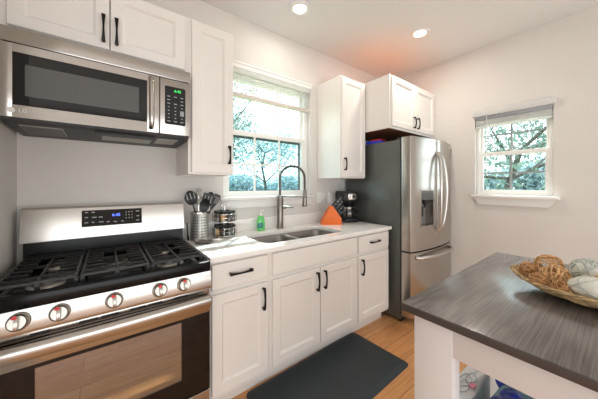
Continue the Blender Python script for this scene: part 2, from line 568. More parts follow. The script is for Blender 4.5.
def window_back():
    x0, x1, z0, z1 = W1
    f = MB()
    # vinyl frame against the jambs
    f.box(x0, x0 + 0.045, 0.045, 0.115, z0, z1, .003).box(x1 - 0.045, x1, 0.045, 0.115, z0, z1, .003)
    f.box(x0 + .034, x1 - .034, 0.046, 0.114, z1 - 0.035, z1).box(x0 + .034, x1 - .034, 0.046, 0.114, z0 + .0055, z0 + 0.03)
    fr = struct('window_1', f, M['trim'])
    zm = 1.765
    up, lo = MB(), MB()
    # upper sash (outer), lower sash (inner)
    a, b = x0 + 0.04, x1 - 0.04
    up.box(a, a + .035, .08, .11, zm - .01, z1 - .03, .003).box(b - .035, b, .08, .11, zm - .01, z1 - .03, .003)
    up.box(a + .034, b - .034, .081, .109, zm - .01, zm + .03).box(a + .034, b - .034, .081, .109, z1 - .07, z1 - .03)
    lo.box(a, a + .032, .05, .078, z0 + .02, zm + .022, .003).box(b - .032, b, .05, .078, z0 + .02, zm + .022, .003)
    lo.box(a + .031, b - .031, .051, .077, zm - .018, zm + .021).box(a + .031, b - .031, .051, .077, z0 + .021, z0 + .05)
    m1, m2 = MB(), MB()
    for xx in (.632, .898):
        m1.box(xx - .008, xx + .008, .088, .1, zm + .02, z1 - .05)
        m2.box(xx - .008, xx + .008, .055, .068, z0 + .04, zm - .01)
    m1.box(a + .02, b - .02, .0885, .0995, 2.085, 2.10)
    m2.box(a + .02, b - .02, .0555, .0675, 1.485, 1.501)
    for n, mb, mt in (('upper_sash', up, 'trim'), ('lower_sash', lo, 'trim'), ('muntins', m1, 'trim'), ('muntins', m2, 'trim')):
        c = obj(n, mb, M[mt]); c.parent = fr; c.location = c.location - fr.location
    c = obj('pane', MB().box(a + .03, b - .03, .092, .095, zm + .02, z1 - .06), M['pane']); c.parent = fr; c.location -= fr.location
    c = obj('pane', MB().box(a + .03, b - .03, .060, .063, z0 + .045, zm - .01), M['pane']); c.parent = fr; c.location -= fr.location
    # insect screen frame outside the lower sash
    sc = MB()
    sc.box(a + .028, a + .04, .082, .1, z0 + .04, zm - .02).box(b - .046, b - .03, .082, .1, z0 + .04, zm - .02)
    sc.box(a + .03, b - .03, .082, .1, zm - .036, zm - .014).box(a + .03, b - .03, .082, .1, z0 + .04, z0 + .055)
    c = obj('screen_frame', sc, M['screenframe']); c.parent = fr; c.location -= fr.location
    c = obj('insect_screen', MB().box(a + .04, b - .045, .089, .0905, z0 + .05, zm - .03), M['pane_screen']); c.parent = fr; c.location -= fr.location
window_back()
# painted head trim, stool and apron of the back window
struct('trim_1', MB().box(W1[0] - .01, W1[1] + .01, -.014, 0, W1[3] - .002, W1[3] + .038, .003).box(W1[0] - .02, W1[1] + .02, -.022, 0, W1[3] + .034, W1[3] + .05, .003), M['trim'])
struct('trim_2', MB().box(W1[0] - .03, W1[1] + .02, -.035, 0, 1.178, 1.207, .006).box(W1[0] + .001, W1[1] - .001, 0, .05, 1.2052, 1.21), M['trim'])
struct('trim_3', MB().box(W1[0] - .02, W1[1] + .01, -.016, 0, 1.112, 1.178, .004), M['trim'])

def window_right():
    y0, y1, z0, z1 = W2
    X = XR
    f = MB()
    f.box(X + .045, X + .115, y0, y0 + .03, z0, z1, .003).box(X + .045, X + .115, y1 - .03, y1, z0, z1, .003)
    f.box(X + .046, X + .114, y0 + .029, y1 - .029, z1 - .03, z1).box(X + .046, X + .114, y0 + .029, y1 - .029, z0 + .0055, z0 + .025)
    fr = struct('window_2', f, M['trim'])
    zm = 1.625
    a, b = y0 + .025, y1 - .025
    up, lo = MB(), MB()
    up.box(X + .08, X + .11, a, a + .03, zm - .01, z1 - .025, .003).box(X + .08, X + .11, b - .03, b, zm - .01, z1 - .025, .003)
    up.box(X + .081, X + .109, a + .029, b - .029, zm - .01, zm + .025).box(X + .081, X + .109, a + .029, b - .029, z1 - .06, z1 - .025)
    lo.box(X + .05, X + .078, a, a + .034, z0 + .02, zm + .02, .003).box(X + .05, X + .078, b - .034, b, z0 + .02, zm + .02, .003)
    lo.box(X + .051, X + .077, a + .033, b - .033, zm - .018, zm + .019).box(X + .051, X + .077, a + .033, b - .033, z0 + .021, z0 + .055)
    yc = (y0 + y1) / 2 + .01
    m1, m2 = MB(), MB()
    m1.box(X + .088, X + .1, yc - .008, yc + .008, zm + .02, z1 - .05).box(X + .0885, X + .0995, a + .02, b - .02, 1.815, 1.829)
    m2.box(X + .055, X + .068, yc - .009, yc + .009, z0 + .05, zm - .01).box(X + .0555, X + .0675, a + .02, b - .02, 1.423, 1.439)
    for n, mb, mt in (('upper_sash', up, 'trim'), ('lower_sash', lo, 'trim'), ('muntins', m1, 'greymuntin'), ('muntins', m2, 'greymuntin'),
                      ('pane', MB().box(X + .092, X + .095, a + .028, b - .028, zm + .02, z1 - .055), 'pane'),
                      ('pane', MB().box(X + .06, X + .063, a + .03, b - .03, z0 + .05, zm - .01), 'pane')):
        c = obj(n, mb, M[mt]); c.parent = fr; c.location -= fr.location
window_right()
struct('trim_4', MB().box(XR - .06, XR, W2[0] - .045, W2[1] + .02, 1.180, 1.207, .006).box(XR, XR + .05, W2[0] + .001, W2[1] - .001, 1.2052, 1.21), M['trim'])
struct('trim_5', MB().prism([(W2[0] - .02, 1.180), (W2[1] + .005, 1.180), (W2[1] - .035, 1.108), (W2[0] + .03, 1.108)], 'x', XR - .02, XR), M['trim'])

# outside: lawn, path, trees
struct('ground', MB().box(-30, 40, T + .02, 45, -.6, -.45).box(XR + T + .02, 40, -30, T + .02, -.6, -.45), M['grass'])
struct('road', MB().box(-30, 40, 19, 24, -.45, -.43), M['road'])

def tree(name, label, x, y, h, crown, nleaf, lm, seed, leaf=.15, trunk=.10):
    rnd = random.Random(seed)
    t = thing(name, label, 'tree', (x, y, -.45))
    tr = MB()
    br = MB()
    top = h * .55
    P = [(x + rnd.uniform(-.12, .12) * i, y + rnd.uniform(-.1, .1) * i, -.45 + top * i / 4) for i in range(5)]
    P[0] = (x, y, -.45)
    tr.tube(P, [trunk, trunk * .85, trunk * .75, trunk * .65, trunk * .5], 9)
    tips = []
    for k in range(9):
        a = 2 * pi * k / 9 + rnd.uniform(-.4, .4)
        s = Vector(P[rnd.choice((2, 3, 4))])
        L = crown * rnd.uniform(.7, 1.05)
        e = s + Vector((cos(a) * L, sin(a) * L, h * rnd.uniform(.08, .42)))
        mid = (s + e) / 2 + Vector((rnd.uniform(-.2, .2), rnd.uniform(-.2, .2), -.12 * L))
        br.tube([s, mid, e], [trunk * .42, trunk * .28, trunk * .08], 6)
        tips += [mid.lerp(e, .4), e]
        for q in range(3):
            s2 = mid.lerp(e, rnd.random())
            e2 = s2 + Vector((rnd.uniform(-1, 1), rnd.uniform(-1, 1), rnd.uniform(-.5, .8))) * crown * .45
            br.tube([s2, (s2 + e2) / 2 + Vector((0, 0, .05)), e2], [trunk * .14, trunk * .09, trunk * .03], 5)
            tips.append(e2)
    lf = MB()
    for i in range(nleaf):
        c = rnd.choice(tips)
        d = Vector((rnd.gauss(0, 1), rnd.gauss(0, 1), rnd.gauss(0, .8)))
        p = c + d * crown * .2
        if p.z < .1: continue
        u = Vector((rnd.gauss(0, 1), rnd.gauss(0, 1), rnd.gauss(0, 1))).normalized()
        v = u.orthogonal().normalized()
        s = leaf * rnd.uniform(.6, 1.2)
        lf.add([p - u * s * .5, p + v * s * .22, p + u * s * .5, p - v * s * .22], [(0, 1, 2, 3)])
    obj('trunk', tr, M['bark'], t)
    obj('branches', br, M['bark'], t)
    me = bpy.data.meshes.new('foliage')
    me.from_pydata([(a - x, b - y, c + .45) for a, b, c in lf.v], [], lf.f)
    me.materials.append(lm)
    o = bpy.data.objects.new('foliage', me)
    C.objects.link(o)
    o.parent = t
    return t

tree('tree', 'broad leafy tree with dark branches nearest the sink window', 2.3, 6.0, 6.2, 2.0, 4600, M['leaf_a'], 3)
tree('tree', 'tall leafy tree seen through the left panes of the sink window', 1.0, 9.4, 7.4, 2.5, 4200, M['leaf_a'], 5, .2)
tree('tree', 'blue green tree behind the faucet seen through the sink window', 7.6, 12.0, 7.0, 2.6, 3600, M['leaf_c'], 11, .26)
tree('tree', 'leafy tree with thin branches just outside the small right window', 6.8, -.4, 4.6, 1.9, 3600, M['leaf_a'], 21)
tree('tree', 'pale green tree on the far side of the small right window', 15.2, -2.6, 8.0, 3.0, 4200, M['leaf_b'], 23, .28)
def bush(label, x, y, r, lm, seed):
    rnd = random.Random(seed)
    t = thing('bush', label, 'bush', (x, y, -.45))
    st = MB()
    for k in range(5):
        a = 2 * pi * k / 5
        st.tube([(x, y, -.45), (x + cos(a) * r * .6, y + sin(a) * r * .6, -.45 + r * 1.2)], [.03, .01], 5)
    obj('stems', st, M['bark'], t)
    vs, fs = [], []
    for i in range(1300):
        d = Vector((rnd.gauss(0, 1), rnd.gauss(0, 1), rnd.gauss(0, 1))).normalized() * r * rnd.uniform(.7, 1.05)
        p = Vector((0, 0, r * .8)) + Vector((d.x * 1.3, d.y, d.z * .85))
        u = Vector((rnd.gauss(0, 1), rnd.gauss(0, 1), rnd.gauss(0, 1))).normalized()
        v = u.orthogonal()
        s = .16
        k = len(vs)
        vs += [tuple(p - u * s * .5), tuple(p + v * s * .25), tuple(p + u * s * .5), tuple(p - v * s * .25)]
        fs.append((k, k + 1, k + 2, k + 3))
    me = bpy.data.meshes.new('foliage')
    me.from_pydata(vs, [], fs)
    me.materials.append(lm)
    o = bpy.data.objects.new('foliage', me)
    C.objects.link(o)
    o.parent = t
bush('round bluish bush on the lawn, behind the faucet arc', 5.2, 10.2, .8, M['leaf_c'], 1)
bush('round green bush on the lawn, middle lower pane of the sink window', 3.3, 14.6, 1.0, M['leaf_a'], 2)
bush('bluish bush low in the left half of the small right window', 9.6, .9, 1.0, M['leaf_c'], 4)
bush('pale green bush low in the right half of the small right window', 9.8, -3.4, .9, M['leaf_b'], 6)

def hedge(label, p0, p1, h, lm, seed):
    rnd = random.Random(seed)
    a, b = Vector(p0), Vector(p1)
    t = thing('hedge', label, 'hedge', ((a + b) / 2 + Vector((0, 0, -.45))))
    base = t.location
    st = MB()
    for k in range(24):
        q = a.lerp(b, (k + .5) / 24)
        st.tube([(q.x, q.y, -.45), (q.x + rnd.uniform(-.3, .3), q.y, h * .7)], [.05, .02], 5)
    obj('stems', st, M['bark'], t)
    vs, fs = [], []
    for i in range(9000):
        q = a.lerp(b, rnd.random())
        p = Vector((q.x + rnd.gauss(0, .5), q.y + rnd.gauss(0, .5), -.45 + (h + .45 + .5 * sin(q.x * 1.3 + q.y * .9)) * rnd.random() ** .7)) - base
        u = Vector((rnd.gauss(0, 1), rnd.gauss(0, 1), rnd.gauss(0, 1))).normalized()
        v = u.orthogonal()
        s_ = .34
        k = len(vs)
        vs += [tuple(p - u * s_ * .5), tuple(p + v * s_ * .25), tuple(p + u * s_ * .5), tuple(p - v * s_ * .25)]
        fs.append((k, k + 1, k + 2, k + 3))
    me = bpy.data.meshes.new('foliage')
    me.from_pydata(vs, [], fs)
    me.materials.append(lm)
    o = bpy.data.objects.new('foliage', me)
    C.objects.link(o)
    o.parent = t
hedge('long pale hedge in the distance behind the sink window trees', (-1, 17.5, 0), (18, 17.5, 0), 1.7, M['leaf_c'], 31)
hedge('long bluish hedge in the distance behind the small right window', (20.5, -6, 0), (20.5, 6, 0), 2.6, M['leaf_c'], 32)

# ------------------------------------------------------------------ blinds
def blind_back():
    x0, x1 = W1[0] + .012, W1[1] - .012
    t = thing('window_blind', 'white slatted blind half raised at the top of the sink window', 'blind', ((x0 + x1) / 2, .012, 2.06))
    obj('headrail', MB().box(x0, x1, -.008, .034, 2.262, 2.303, .003), M['blind'], t)
    for q in range(8):
        z = 2.246 - q * .0185
        a = radians(58)
        dy, dz = cos(a) * .021, sin(a) * .0125
        mb = MB()
        mb.loft([[(x, .013 - dy, z - dz), (x, .0115, z + .002), (x, .013 + dy, z + dz), (x, .0135, z - .0005)] for x in (x0 + .004, x1 - .004)])
        obj('slat', mb, M['blind'], t)
    obj('bottom_rail', MB().box(x0 + .003, x1 - .003, -.012, .036, 2.062, 2.096, .006), M['blind_rail'], t)
    for x in (x0 + .1, (x0 + x1) / 2, x1 - .1):
        obj('ladder_cord', MB().cyl((x, -.010, 2.07), (x, -.010, 2.28), .0018, n=6), M['blind'], t)
    obj('tilt_wand', MB().cyl((x0 + .03, -.012, 1.62), (x0 + .03, -.012, 2.27), .004, n=8), M['screenframe'], t)
blind_back()

def blind_right():
    y0, y1 = W2[0] + .004, W2[1] - .004
    X = XR
    t = thing('window_blind', 'white blind fully raised under its valance at the small right window', 'blind', (X, (y0 + y1) / 2, 1.91))
    obj('valance', MB().box(X - .045, X - .001, y0 - .022, y1 + .02, 2.02, 2.075, .004), M['blind'], t)
    obj('headrail', MB().box(X + .003, X + .04, y0, y1, 1.985, 2.025, .003), M['greyprint'], t)
    for i in range(7):
        z = 1.978 - i * .0075
        obj('slat', MB().box(X + .001, X + .043, y0 + .004, y1 - .004, z - .0025, z + .0025, .001), M['blind'], t)
    obj('bottom_rail', MB().box(X + .002, X + .042, y0 + .004, y1 - .004, 1.903, 1.924, .004), M['blind'], t)
    obj('tilt_wand', MB().cyl((X - .006, y1 - .1, 1.42), (X - .006, y1 - .1, 2.02), .004, n=8), M['blind'], t)
blind_right()

# ------------------------------------------------------------------ recessed lights
for i, (lx, ly, lab) in enumerate(((.80, -.40, 'round recessed ceiling light above the sink counter'), (1.90, -.83, 'round recessed ceiling light nearer the fridge corner'))):
    t = thing('recessed_light', lab, 'ceiling light', (lx, ly, ZC), 0, 'recessed ceiling lights')
    obj('trim_ring', MB().lathe([(.052, -.004), (.058, -.009), (.082, -.006), (.085, 0), (.052, 0)], (lx, ly, ZC), 36, False, False), M['white_plastic'], t)
    obj('lit_lens', MB().lathe([(.0535, -.003), (.0535, -.001)], (lx, ly, ZC), 36), M['lamp'], t)
    sp = light('ceiling_lamp', 'AREA', (lx, ly, ZC - .02), (2.6, 7.0)[i], (1.0, .92, .82), (0, 0, 0), shape='DISK', size=.1)
    sp.parent = t
    sp.location = (0, 0, -.02)

# ------------------------------------------------------------------ cabinets
def shaker(x0, x1, z0, z1, yf, th=.02, fw=.055, flat=False):
    """a door or drawer front facing -Y, front plane at yf"""
    mb = MB()
    e = .003
    def ring(i, y):
        return [(x0 + i, y, z0 + i), (x1 - i, y, z0 + i), (x1 - i, y, z1 - i), (x0 + i, y, z1 - i)]
    rs = [ring(0, yf + th), ring(0, yf + e), ring(e, yf)]
    if not flat:
        rs += [ring(fw, yf), ring(fw + .004, yf + .004), ring(fw + .012, yf + .012)]
    mb.loft(rs)
    return mb

def pull(p0, p1, yf, out=.03):
    """bowed black pull from p0 to p1 ((x, z) pairs) on a front at yf"""
    mb = MB()
    a, b = Vector((p0[0], 0, p0[1])), Vector((p1[0], 0, p1[1]))
    d = (b - a).normalized()
    s = Vector((-d.z, 0, d.x))
    rings = []
    n = 12
    for i in range(n + 1):
        u = i / n
        o = out * (.62 + .38 * sin(pi * u))
        wd = .0042 + .0046 * abs(2 * u - 1) ** 1.6
        c = a.lerp(b, u)
        h = .0045
        rings.append([c + s * wd + Vector((0, yf - o - h, 0)), c - s * wd + Vector((0, yf - o - h, 0)), c - s * wd + Vector((0, yf - o + h, 0)), c + s * wd + Vector((0, yf - o + h, 0))])
    mb.loft(rings)
    for c, q in ((a, 1), (b, -1)):
        cc = c + d * q * .008
        mb.tube([(cc.x, yf, cc.z), (cc.x, yf - out * .62, cc.z)], [.0075, .0058], 10)
    return mb

def carcass(x0, x1, y0, y1, z0, z1, t=.018, bottom=True, top=False):
    """open box of panels between y0 (back) and y1 (front, more negative)"""
    mb = MB()
    mb.box(x0, x0 + t, y1, y0, z0, z1).box(x1 - t, x1, y1, y0, z0, z1).box(x0 + t, x1 - t, y0 - .008, y0, z0, z1)
    if bottom: mb.box(x0 + t, x1 - t, y1, y0 - .008, z0, z0 + t)
    if top: mb.box(x0 + t, x1 - t, y1, y0 - .008, z1 - t, z1)
    return mb

YF = -.632      # base door fronts
def base_cab(name, label, x0, x1, drawers, doors, rails, door_pulls, drawer_pulls):
    t = thing(name, label, 'cabinet', ((x0 + x1) / 2, -.3, 0))
    obj('carcass', carcass(x0, x1, -.01, -.59, .11, .882), M['cab'], t)
    ff = MB()
    ff.box(x0, x0 + .03, -.612, -.59, .11, .884).box(x1 - .03, x1, -.612, -.59, .11, .884)
    ff.box(x0 + .03, x1 - .03, -.612, -.59, .84, .884).box(x0 + .03, x1 - .03, -.612, -.59, .69, .74).box(x0 + .03, x1 - .03, -.612, -.59, .11, .15)
    for x in rails: ff.box(x - .02, x + .02, -.612, -.59, .15, .69)
    obj('face_frame', ff, M['cab'], t)
    obj('toe_kick', MB().box(x0, x1, -.535, -.52, 0, .11), M['cab'], t)
    for (a, b), hp, nm in zip(drawers, drawer_pulls, ['drawer' if p else 'false_front' for p in drawer_pulls]):
        d = obj(nm, shaker(a, b, .727, .868, YF, .02, flat=True), M['cab'], t)
        if hp: obj('handle', pull((hp[0], .803), (hp[1], .803), YF), M['pull'], d)
    for (a, b), hx in zip(doors, door_pulls):
        d = obj('door', shaker(a, b, .142, .698, YF, .02), M['cab'], t)
        obj('handle', pull((hx, .536), (hx, .672), YF), M['pull'], d)
    return t
base_cab('base_cabinet', 'white base cabinet with one drawer beside the range', .006, .385, [(.014, .367)], [(.014, .367)], [], [.330], [(.11, .253)])
base_cab('sink_cabinet', 'wide white sink base cabinet with two doors and a plain front panel', .386, 1.240, [(.404, 1.229)], [(.404, .812), (.820, 1.222)], [.816], [.778, .852], [None])
base_cab('base_cabinet', 'narrow white base cabinet with one drawer next to the fridge', 1.241, 1.715, [(1.257, 1.694)], [(1.257, 1.694)], [], [1.292], [(1.40, 1.54)])

# countertop with sink cut-out, and its low backsplash
SX0, SX1, SY0, SY1 = .405, 1.175, -.545, -.185
ct = curve_plate([(0.0, -.645), (1.725, -.645), (1.725, -.001), (0.0, -.001)], [rrect(SX0, SX1, SY0, SY1, .07, 8)], .884, .914, .002)
t = thing('countertop', 'white quartz countertop with low backsplash and an undermount sink cut-out', 'countertop', (.86, -.3, .884))
obj('slab', ct, M['quartz'], t)
obj('backsplash', MB().box(.0, 1.725, -.021, -.001, .914, 1.018, .002), M['quartz'], t)

# sink
t = thing('sink', 'stainless steel double bowl undermount sink below the window', 'sink', (.79, -.365, .7))
bowls = [(.418, .748), (.786, 1.162)]
by0, by1 = -.533, -.197
fl = curve_plate(rrect(SX0 - .015, SX1 + .015, SY0 - .015, SY1 + .015, .07, 8), [rrect(a, b, by0, by1, .06, 8) for a, b in bowls], .880, .8835)
obj('rim', fl, M['sinksteel'], t)
for a, b in bowls:
    mb = MB()
    rings = []
    for i, z, r in ((0, .8815, .06), (.004, .872, .058), (.012, .75, .055), (.02, .715, .05), (.05, .70, .04), (.12, .694, .03)):
        rings.append([(x, y, z) for x, y in rrect(a + i, b - i, by0 + i, by1 - i, r, 8)])
    mb.loft(rings, False, True)
    bo = obj('bowl', mb, M['sinksteel'], t)
    cx = (a + b) / 2
    dr = MB().lathe([(.042, .6965), (.046, .698), (.044, .7005), (.03, .6975), (.01, .6975)], (cx, -.36, 0), 24)
    obj('drain', dr, M['chrome'], bo)

# faucet
fx, fy = .815, -.085
t = thing('faucet', 'tall spring neck pull-down faucet in brushed nickel behind the sink', 'faucet', (fx, fy, .914))
u = Vector((.80, -.60, 0)).normalized()
obj('body', MB().lathe([(.034, .9145), (.034, .920), (.029, .924), (.029, 1.175), (.027, 1.18), (.027, 1.208), (.020, 1.214)], (fx, fy, 0), 24), M['nickel'], t)
span = .225
path = []
path.append(Vector((fx, fy, 1.21)))
for i in range(5):
    path.append(Vector((fx, fy, 1.23 + i * .035)))
zc_, rr = 1.372, span / 2
for i in range(1, 18):
    a = pi - pi * i / 17
    path.append(Vector((fx, fy, zc_)) + u * (rr + rr * cos(a)) + Vector((0, 0, rr * sin(a) * .98)))
path.append(Vector((fx, fy, 1.31)) + u * span)
path.append(Vector((fx, fy, 1.265)) + u * span)
obj('hose', MB().tube(path, .0085, 10), M['hose'], t)
# coiled spring around the hose
coil = []
L = [0]
for i in range(1, len(path)): L.append(L[-1] + (path[i] - path[i - 1]).length)
tot = L[-1]
turns = 62
side = Vector((0, 0, 1)).cross(u).normalized()
for i in range(turns * 8 + 1):
    s_ = tot * i / (turns * 8)
    k = max(j for j in range(len(L)) if L[j] <= s_ + 1e-9)
    k = min(k, len(L) - 2)
    q = path[k].lerp(path[k + 1], (s_ - L[k]) / (L[k + 1] - L[k]))
    d = (path[k + 1] - path[k]).normalized()
    n1 = side
    n2 = d.cross(n1)
    a = 2 * pi * i / 8
    coil.append(q + n1 * .0125 * cos(a) + n2 * .0125 * sin(a))
obj('spring', MB().tube(coil, .0021, 5), M['nickel'], t)
e = Vector((fx, fy, 0)) + u * span
obj('spray_head', MB().lathe([(.012, 1.27), (.017, 1.262), (.018, 1.2), (.021, 1.15), (.024, 1.118), (.022, 1.112), (.014, 1.112)][::-1], (e.x, e.y, 0), 20), M['nickel'], t)
arm = MB()
p0 = Vector((fx, fy, 1.205)); p1 = Vector((e.x, e.y, 1.2))
arm.tube([p0 + u * .02, p0.lerp(p1, .5), p1 - u * .02], [.0075, .006, .006], 10)
ringp = [Vector((e.x + .022 * cos(a), e.y + .022 * sin(a), 1.2)) for a in [2 * pi * i / 20 for i in range(20)]]
arm.tube(ringp, .0055, 8, closed=True)
obj('holder_arm', arm, M['nickel'], t)
lv = MB()
v = Vector((.93, -.37, 0)).normalized()
b0 = Vector((fx, fy, 1.105))
lv.tube([b0 + v * .02, b0 + v * .05], [.016, .016], 14)
lv.tube([b0 + v * .05, b0 + v * .075 + Vector((0, 0, .004)), b0 + v * .125 + Vector((0, 0, -.004))], [.009, .008, .0055], 10)
obj('lever', lv, M['nickel'], t)

# ------------------------------------------------------------------ upper cabinets
def upper_cab(name, label, x0, x1, yfront, z0, z1, doors, pulls, fill=None, gy=-.002):
    t = thing(name, label, 'cabinet', ((x0 + x1) / 2, yfront / 2, z0))
    y1 = yfront + .02            # carcass front
    mb = carcass(x0, x1, gy, y1 + .018, z0, z1 - .003, bottom=False)
    obj('carcass', mb, M['cab'], t)
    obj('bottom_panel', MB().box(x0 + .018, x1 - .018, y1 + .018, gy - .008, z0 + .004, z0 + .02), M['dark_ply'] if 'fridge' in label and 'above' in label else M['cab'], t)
    obj('top_panel', MB().box(x0 + .018, x1 - .018, y1 + .018, gy - .008, z1 - .018, z1 - .004), M['ply'], t)
    ff = MB()
    ff.box(x0, x0 + .035, y1, y1 + .018, z0, z1).box(x1 - .035, x1, y1, y1 + .018, z0, z1)
    ff.box(x0 + .035, x1 - .035, y1, y1 + .018, z1 - .05, z1).box(x0 + .035, x1 - .035, y1, y1 + .018, z0, z0 + .04)
    if fill: ff.box(fill[0], fill[1], y1, y1 + .018, z0, z1)
    obj('face_frame', ff, M['cab'], t)
    for (a, b, c, d), (hx, h0, h1) in zip(doors, pulls):
        dd = obj('door', shaker(a, b, c, d, yfront, .02), M['cab'], t)
        obj('handle', pull((hx, h0), (hx, h1), yfront), M['pull'], dd)
    return t
ZT = 2.362
upper_cab('wall_cabinet', 'low white two door wall cabinet directly above the microwave', -.803, -.037, -.35, 1.995, ZT,
          [(-.792, -.430, 2.02, ZT - .012), (-.426, -.058, 2.02, ZT - .012)], [(-.455, 2.05, 2.19), (-.400, 2.05, 2.19)], (-.826, -.803))
upper_cab('wall_cabinet', 'tall white single door wall cabinet between microwave and sink window', -.036, .262, -.35, 1.378, ZT,
          [(-.018, .248, 1.39, ZT - .012)], [(.222, 1.45, 1.575)])
upper_cab('wall_cabinet', 'tall white single door wall cabinet between sink window and fridge', 1.345, 1.719, -.35, 1.378, ZT + .013,
          [(1.358, 1.706, 1.39, ZT)], [(1.388, 1.45, 1.575)])
upper_cab('wall_cabinet', 'deep white two door cabinet mounted above the fridge', 1.724, 2.648, -.64, 1.865, ZT + .025,
          [(1.745, 2.178, 1.885, ZT + .013), (2.186, 2.628, 1.885, ZT + .013)], [(2.145, 1.91, 2.03), (2.222, 1.91, 2.03)])

# ------------------------------------------------------------------ microwave
def microwave():
    x0, x1, z0, z1, yf = -.803, -.041, 1.602, 1.990, -.40
    t = thing('microwave', 'stainless over-the-range microwave with dark window and keypad', 'microwave', ((x0 + x1) / 2, -.2, z0))
    obj('housing', MB().box(x0, x1, -.37, -.003, z0, z1, .003), M['darkplastic'], t)
    # top vent band
    obj('vent_band', MB().box(x0, x1, yf, -.371, 1.925, z1, .003), M['steel'], t)
    # door: steel frame with window hole
    xs = -.203
    dz0, dz1 = z0, 1.921
    fr = MB()
    wx0, wx1, wz0, wz1 = -.763, -.266, 1.656, 1.885
    fr.box(x0, wx0, yf, -.371, dz0, dz1, .003).box(wx1, xs - .002, yf, -.371, dz0, dz1, .003)
    fr.box(wx0 - .004, wx1 + .004, yf + .0004, -.371, dz0, wz0).box(wx0 - .004, wx1 + .004, yf + .0004, -.371, wz1, dz1)
    d = obj('door', fr, M['steel'], t)
    bz = MB()
    ix0, ix1, iz0, iz1 = -.727, -.303, 1.700, 1.838
    bz.box(wx0, ix0, yf + .003, -.372, wz0, wz1).box(ix1, wx1, yf + .003, -.372, wz0, wz1)
    bz.box(ix0, ix1, yf + .003, -.372, wz0, iz0).box(ix0, ix1, yf + .003, -.372, iz1, wz1)
    obj('window_border', bz, M['blackglass'], d)
    obj('window_screen', MB().box(ix0, ix1, yf + .0035, -.372, iz0, iz1), M['mwgrey'], d)
    h = MB()
    pts = [(-.247, yf - .002, 1.628), (-.247, yf - .03, 1.640)] + [(-.247, yf - .036, 1.66 + i * .05) for i in range(5)] + [(-.247, yf - .03, 1.888), (-.247, yf - .002, 1.900)]
    h.tube(pts, .0125, 14)
    obj('handle', h, M['steel'], d)
    # control panel
    obj('control_panel', MB().box(xs + .001, x1, yf, -.371, dz0, dz1, .003), M['steel_v'], t)
    kx0, kx1, kz0, kz1 = -.178, -.068, 1.660, 1.880
    kp = MB().prism(rrect(kx0, kx1, kz0, kz1, .008, 4), 'y', yf - .0015, yf + .004)
    k = obj('keypad', kp, M['blackglass'], t)
    obj('clock_digits', text_mb('6:45', .022, front_mtx((kx0 + kx1) / 2 + .012, yf - .0016, 1.857)), M['green_led'], k)
    pr = MB()
    for r in range(8):
        for c in range(3):
            if r in (1,) and c == 1: continue
            wd = .015 if r < 3 else .008
            if r == 7: wd = .017
            cx = kx0 + .02 + c * .035
            cz = 1.822 - r * .0205
            obj('key', MB().box(cx - wd / 2, cx + wd / 2, yf - .0021, yf - .0014, cz - .0022, cz + .0022), M['keyprint'], k)
    obj('start_key', MB().box(kx1 - .029, kx1 - .009, yf - .0021, yf - .0014, 1.715, 1.745), M['keyprint'], k)
    # maker's mark bottom left of the door
    lg = MB().prism([(-.767 + .012 * cos(a), 1.632 + .012 * sin(a)) for a in [2 * pi * i / 24 for i in range(24)]], 'y', yf - .001, yf + .001)
    q = obj('logo', lg, M['logo'], d)
    obj('logo_letters', text_mb('LG', .022, front_mtx(-.732, yf - .001, 1.632)), M['logo'], q)
    # underside: dark tray, filter grilles, lamps
    ub = MB().prism([(-.385, 1.6015), (-.385, 1.594), (-.34, 1.583), (-.02, 1.574), (-.004, 1.6015)], 'x', x0 + .004, x1 - .004)
    b = obj('bottom_tray', ub, M['darkplastic'], t)
    def under(y): return 1.583 + (1.574 - 1.583) * (y + .34) / (.32) if y > -.34 else 1.583 + (1.594 - 1.583) * (-.34 - y) / .045
    def patch(xa, xb, ya, yb, dz):
        return MB().loft([[(xa, ya, under(ya) - dz), (xb, ya, under(ya) - dz), (xb, ya, under(ya) + .004), (xa, ya, under(ya) + .004)],
                          [(xa, yb, under(yb) - dz), (xb, yb, under(yb) - dz), (xb, yb, under(yb) + .004), (xa, yb, under(yb) + .004)]])
    for xa, xb in ((x0 + .045, x0 + .19),):
        g = obj('grease_filter', patch(xa, xb, -.33, -.12, .003), M['lens'], b)
        sl = MB()
        for i in range(12):
            xx = xa + .008 + i * (xb - xa - .016) / 11
            a = patch(xx - .003, xx + .003, -.32, -.13, .005)
            sl.add(a.v, a.f)
        obj('filter_bars', sl, M['darkplastic'], g)
    obj('lamp_cover', patch(-.205, -.095, -.33, -.17, .003), M['lens'], b)
    obj('vent_lip', patch(x0 + .31, -.22, -.345, -.30, .010), M['blackplastic'], b)
    obj('filter_plate', patch(x0 + .34, -.225, -.25, -.13, .003), M['lens'], b)
    return t
microwave()

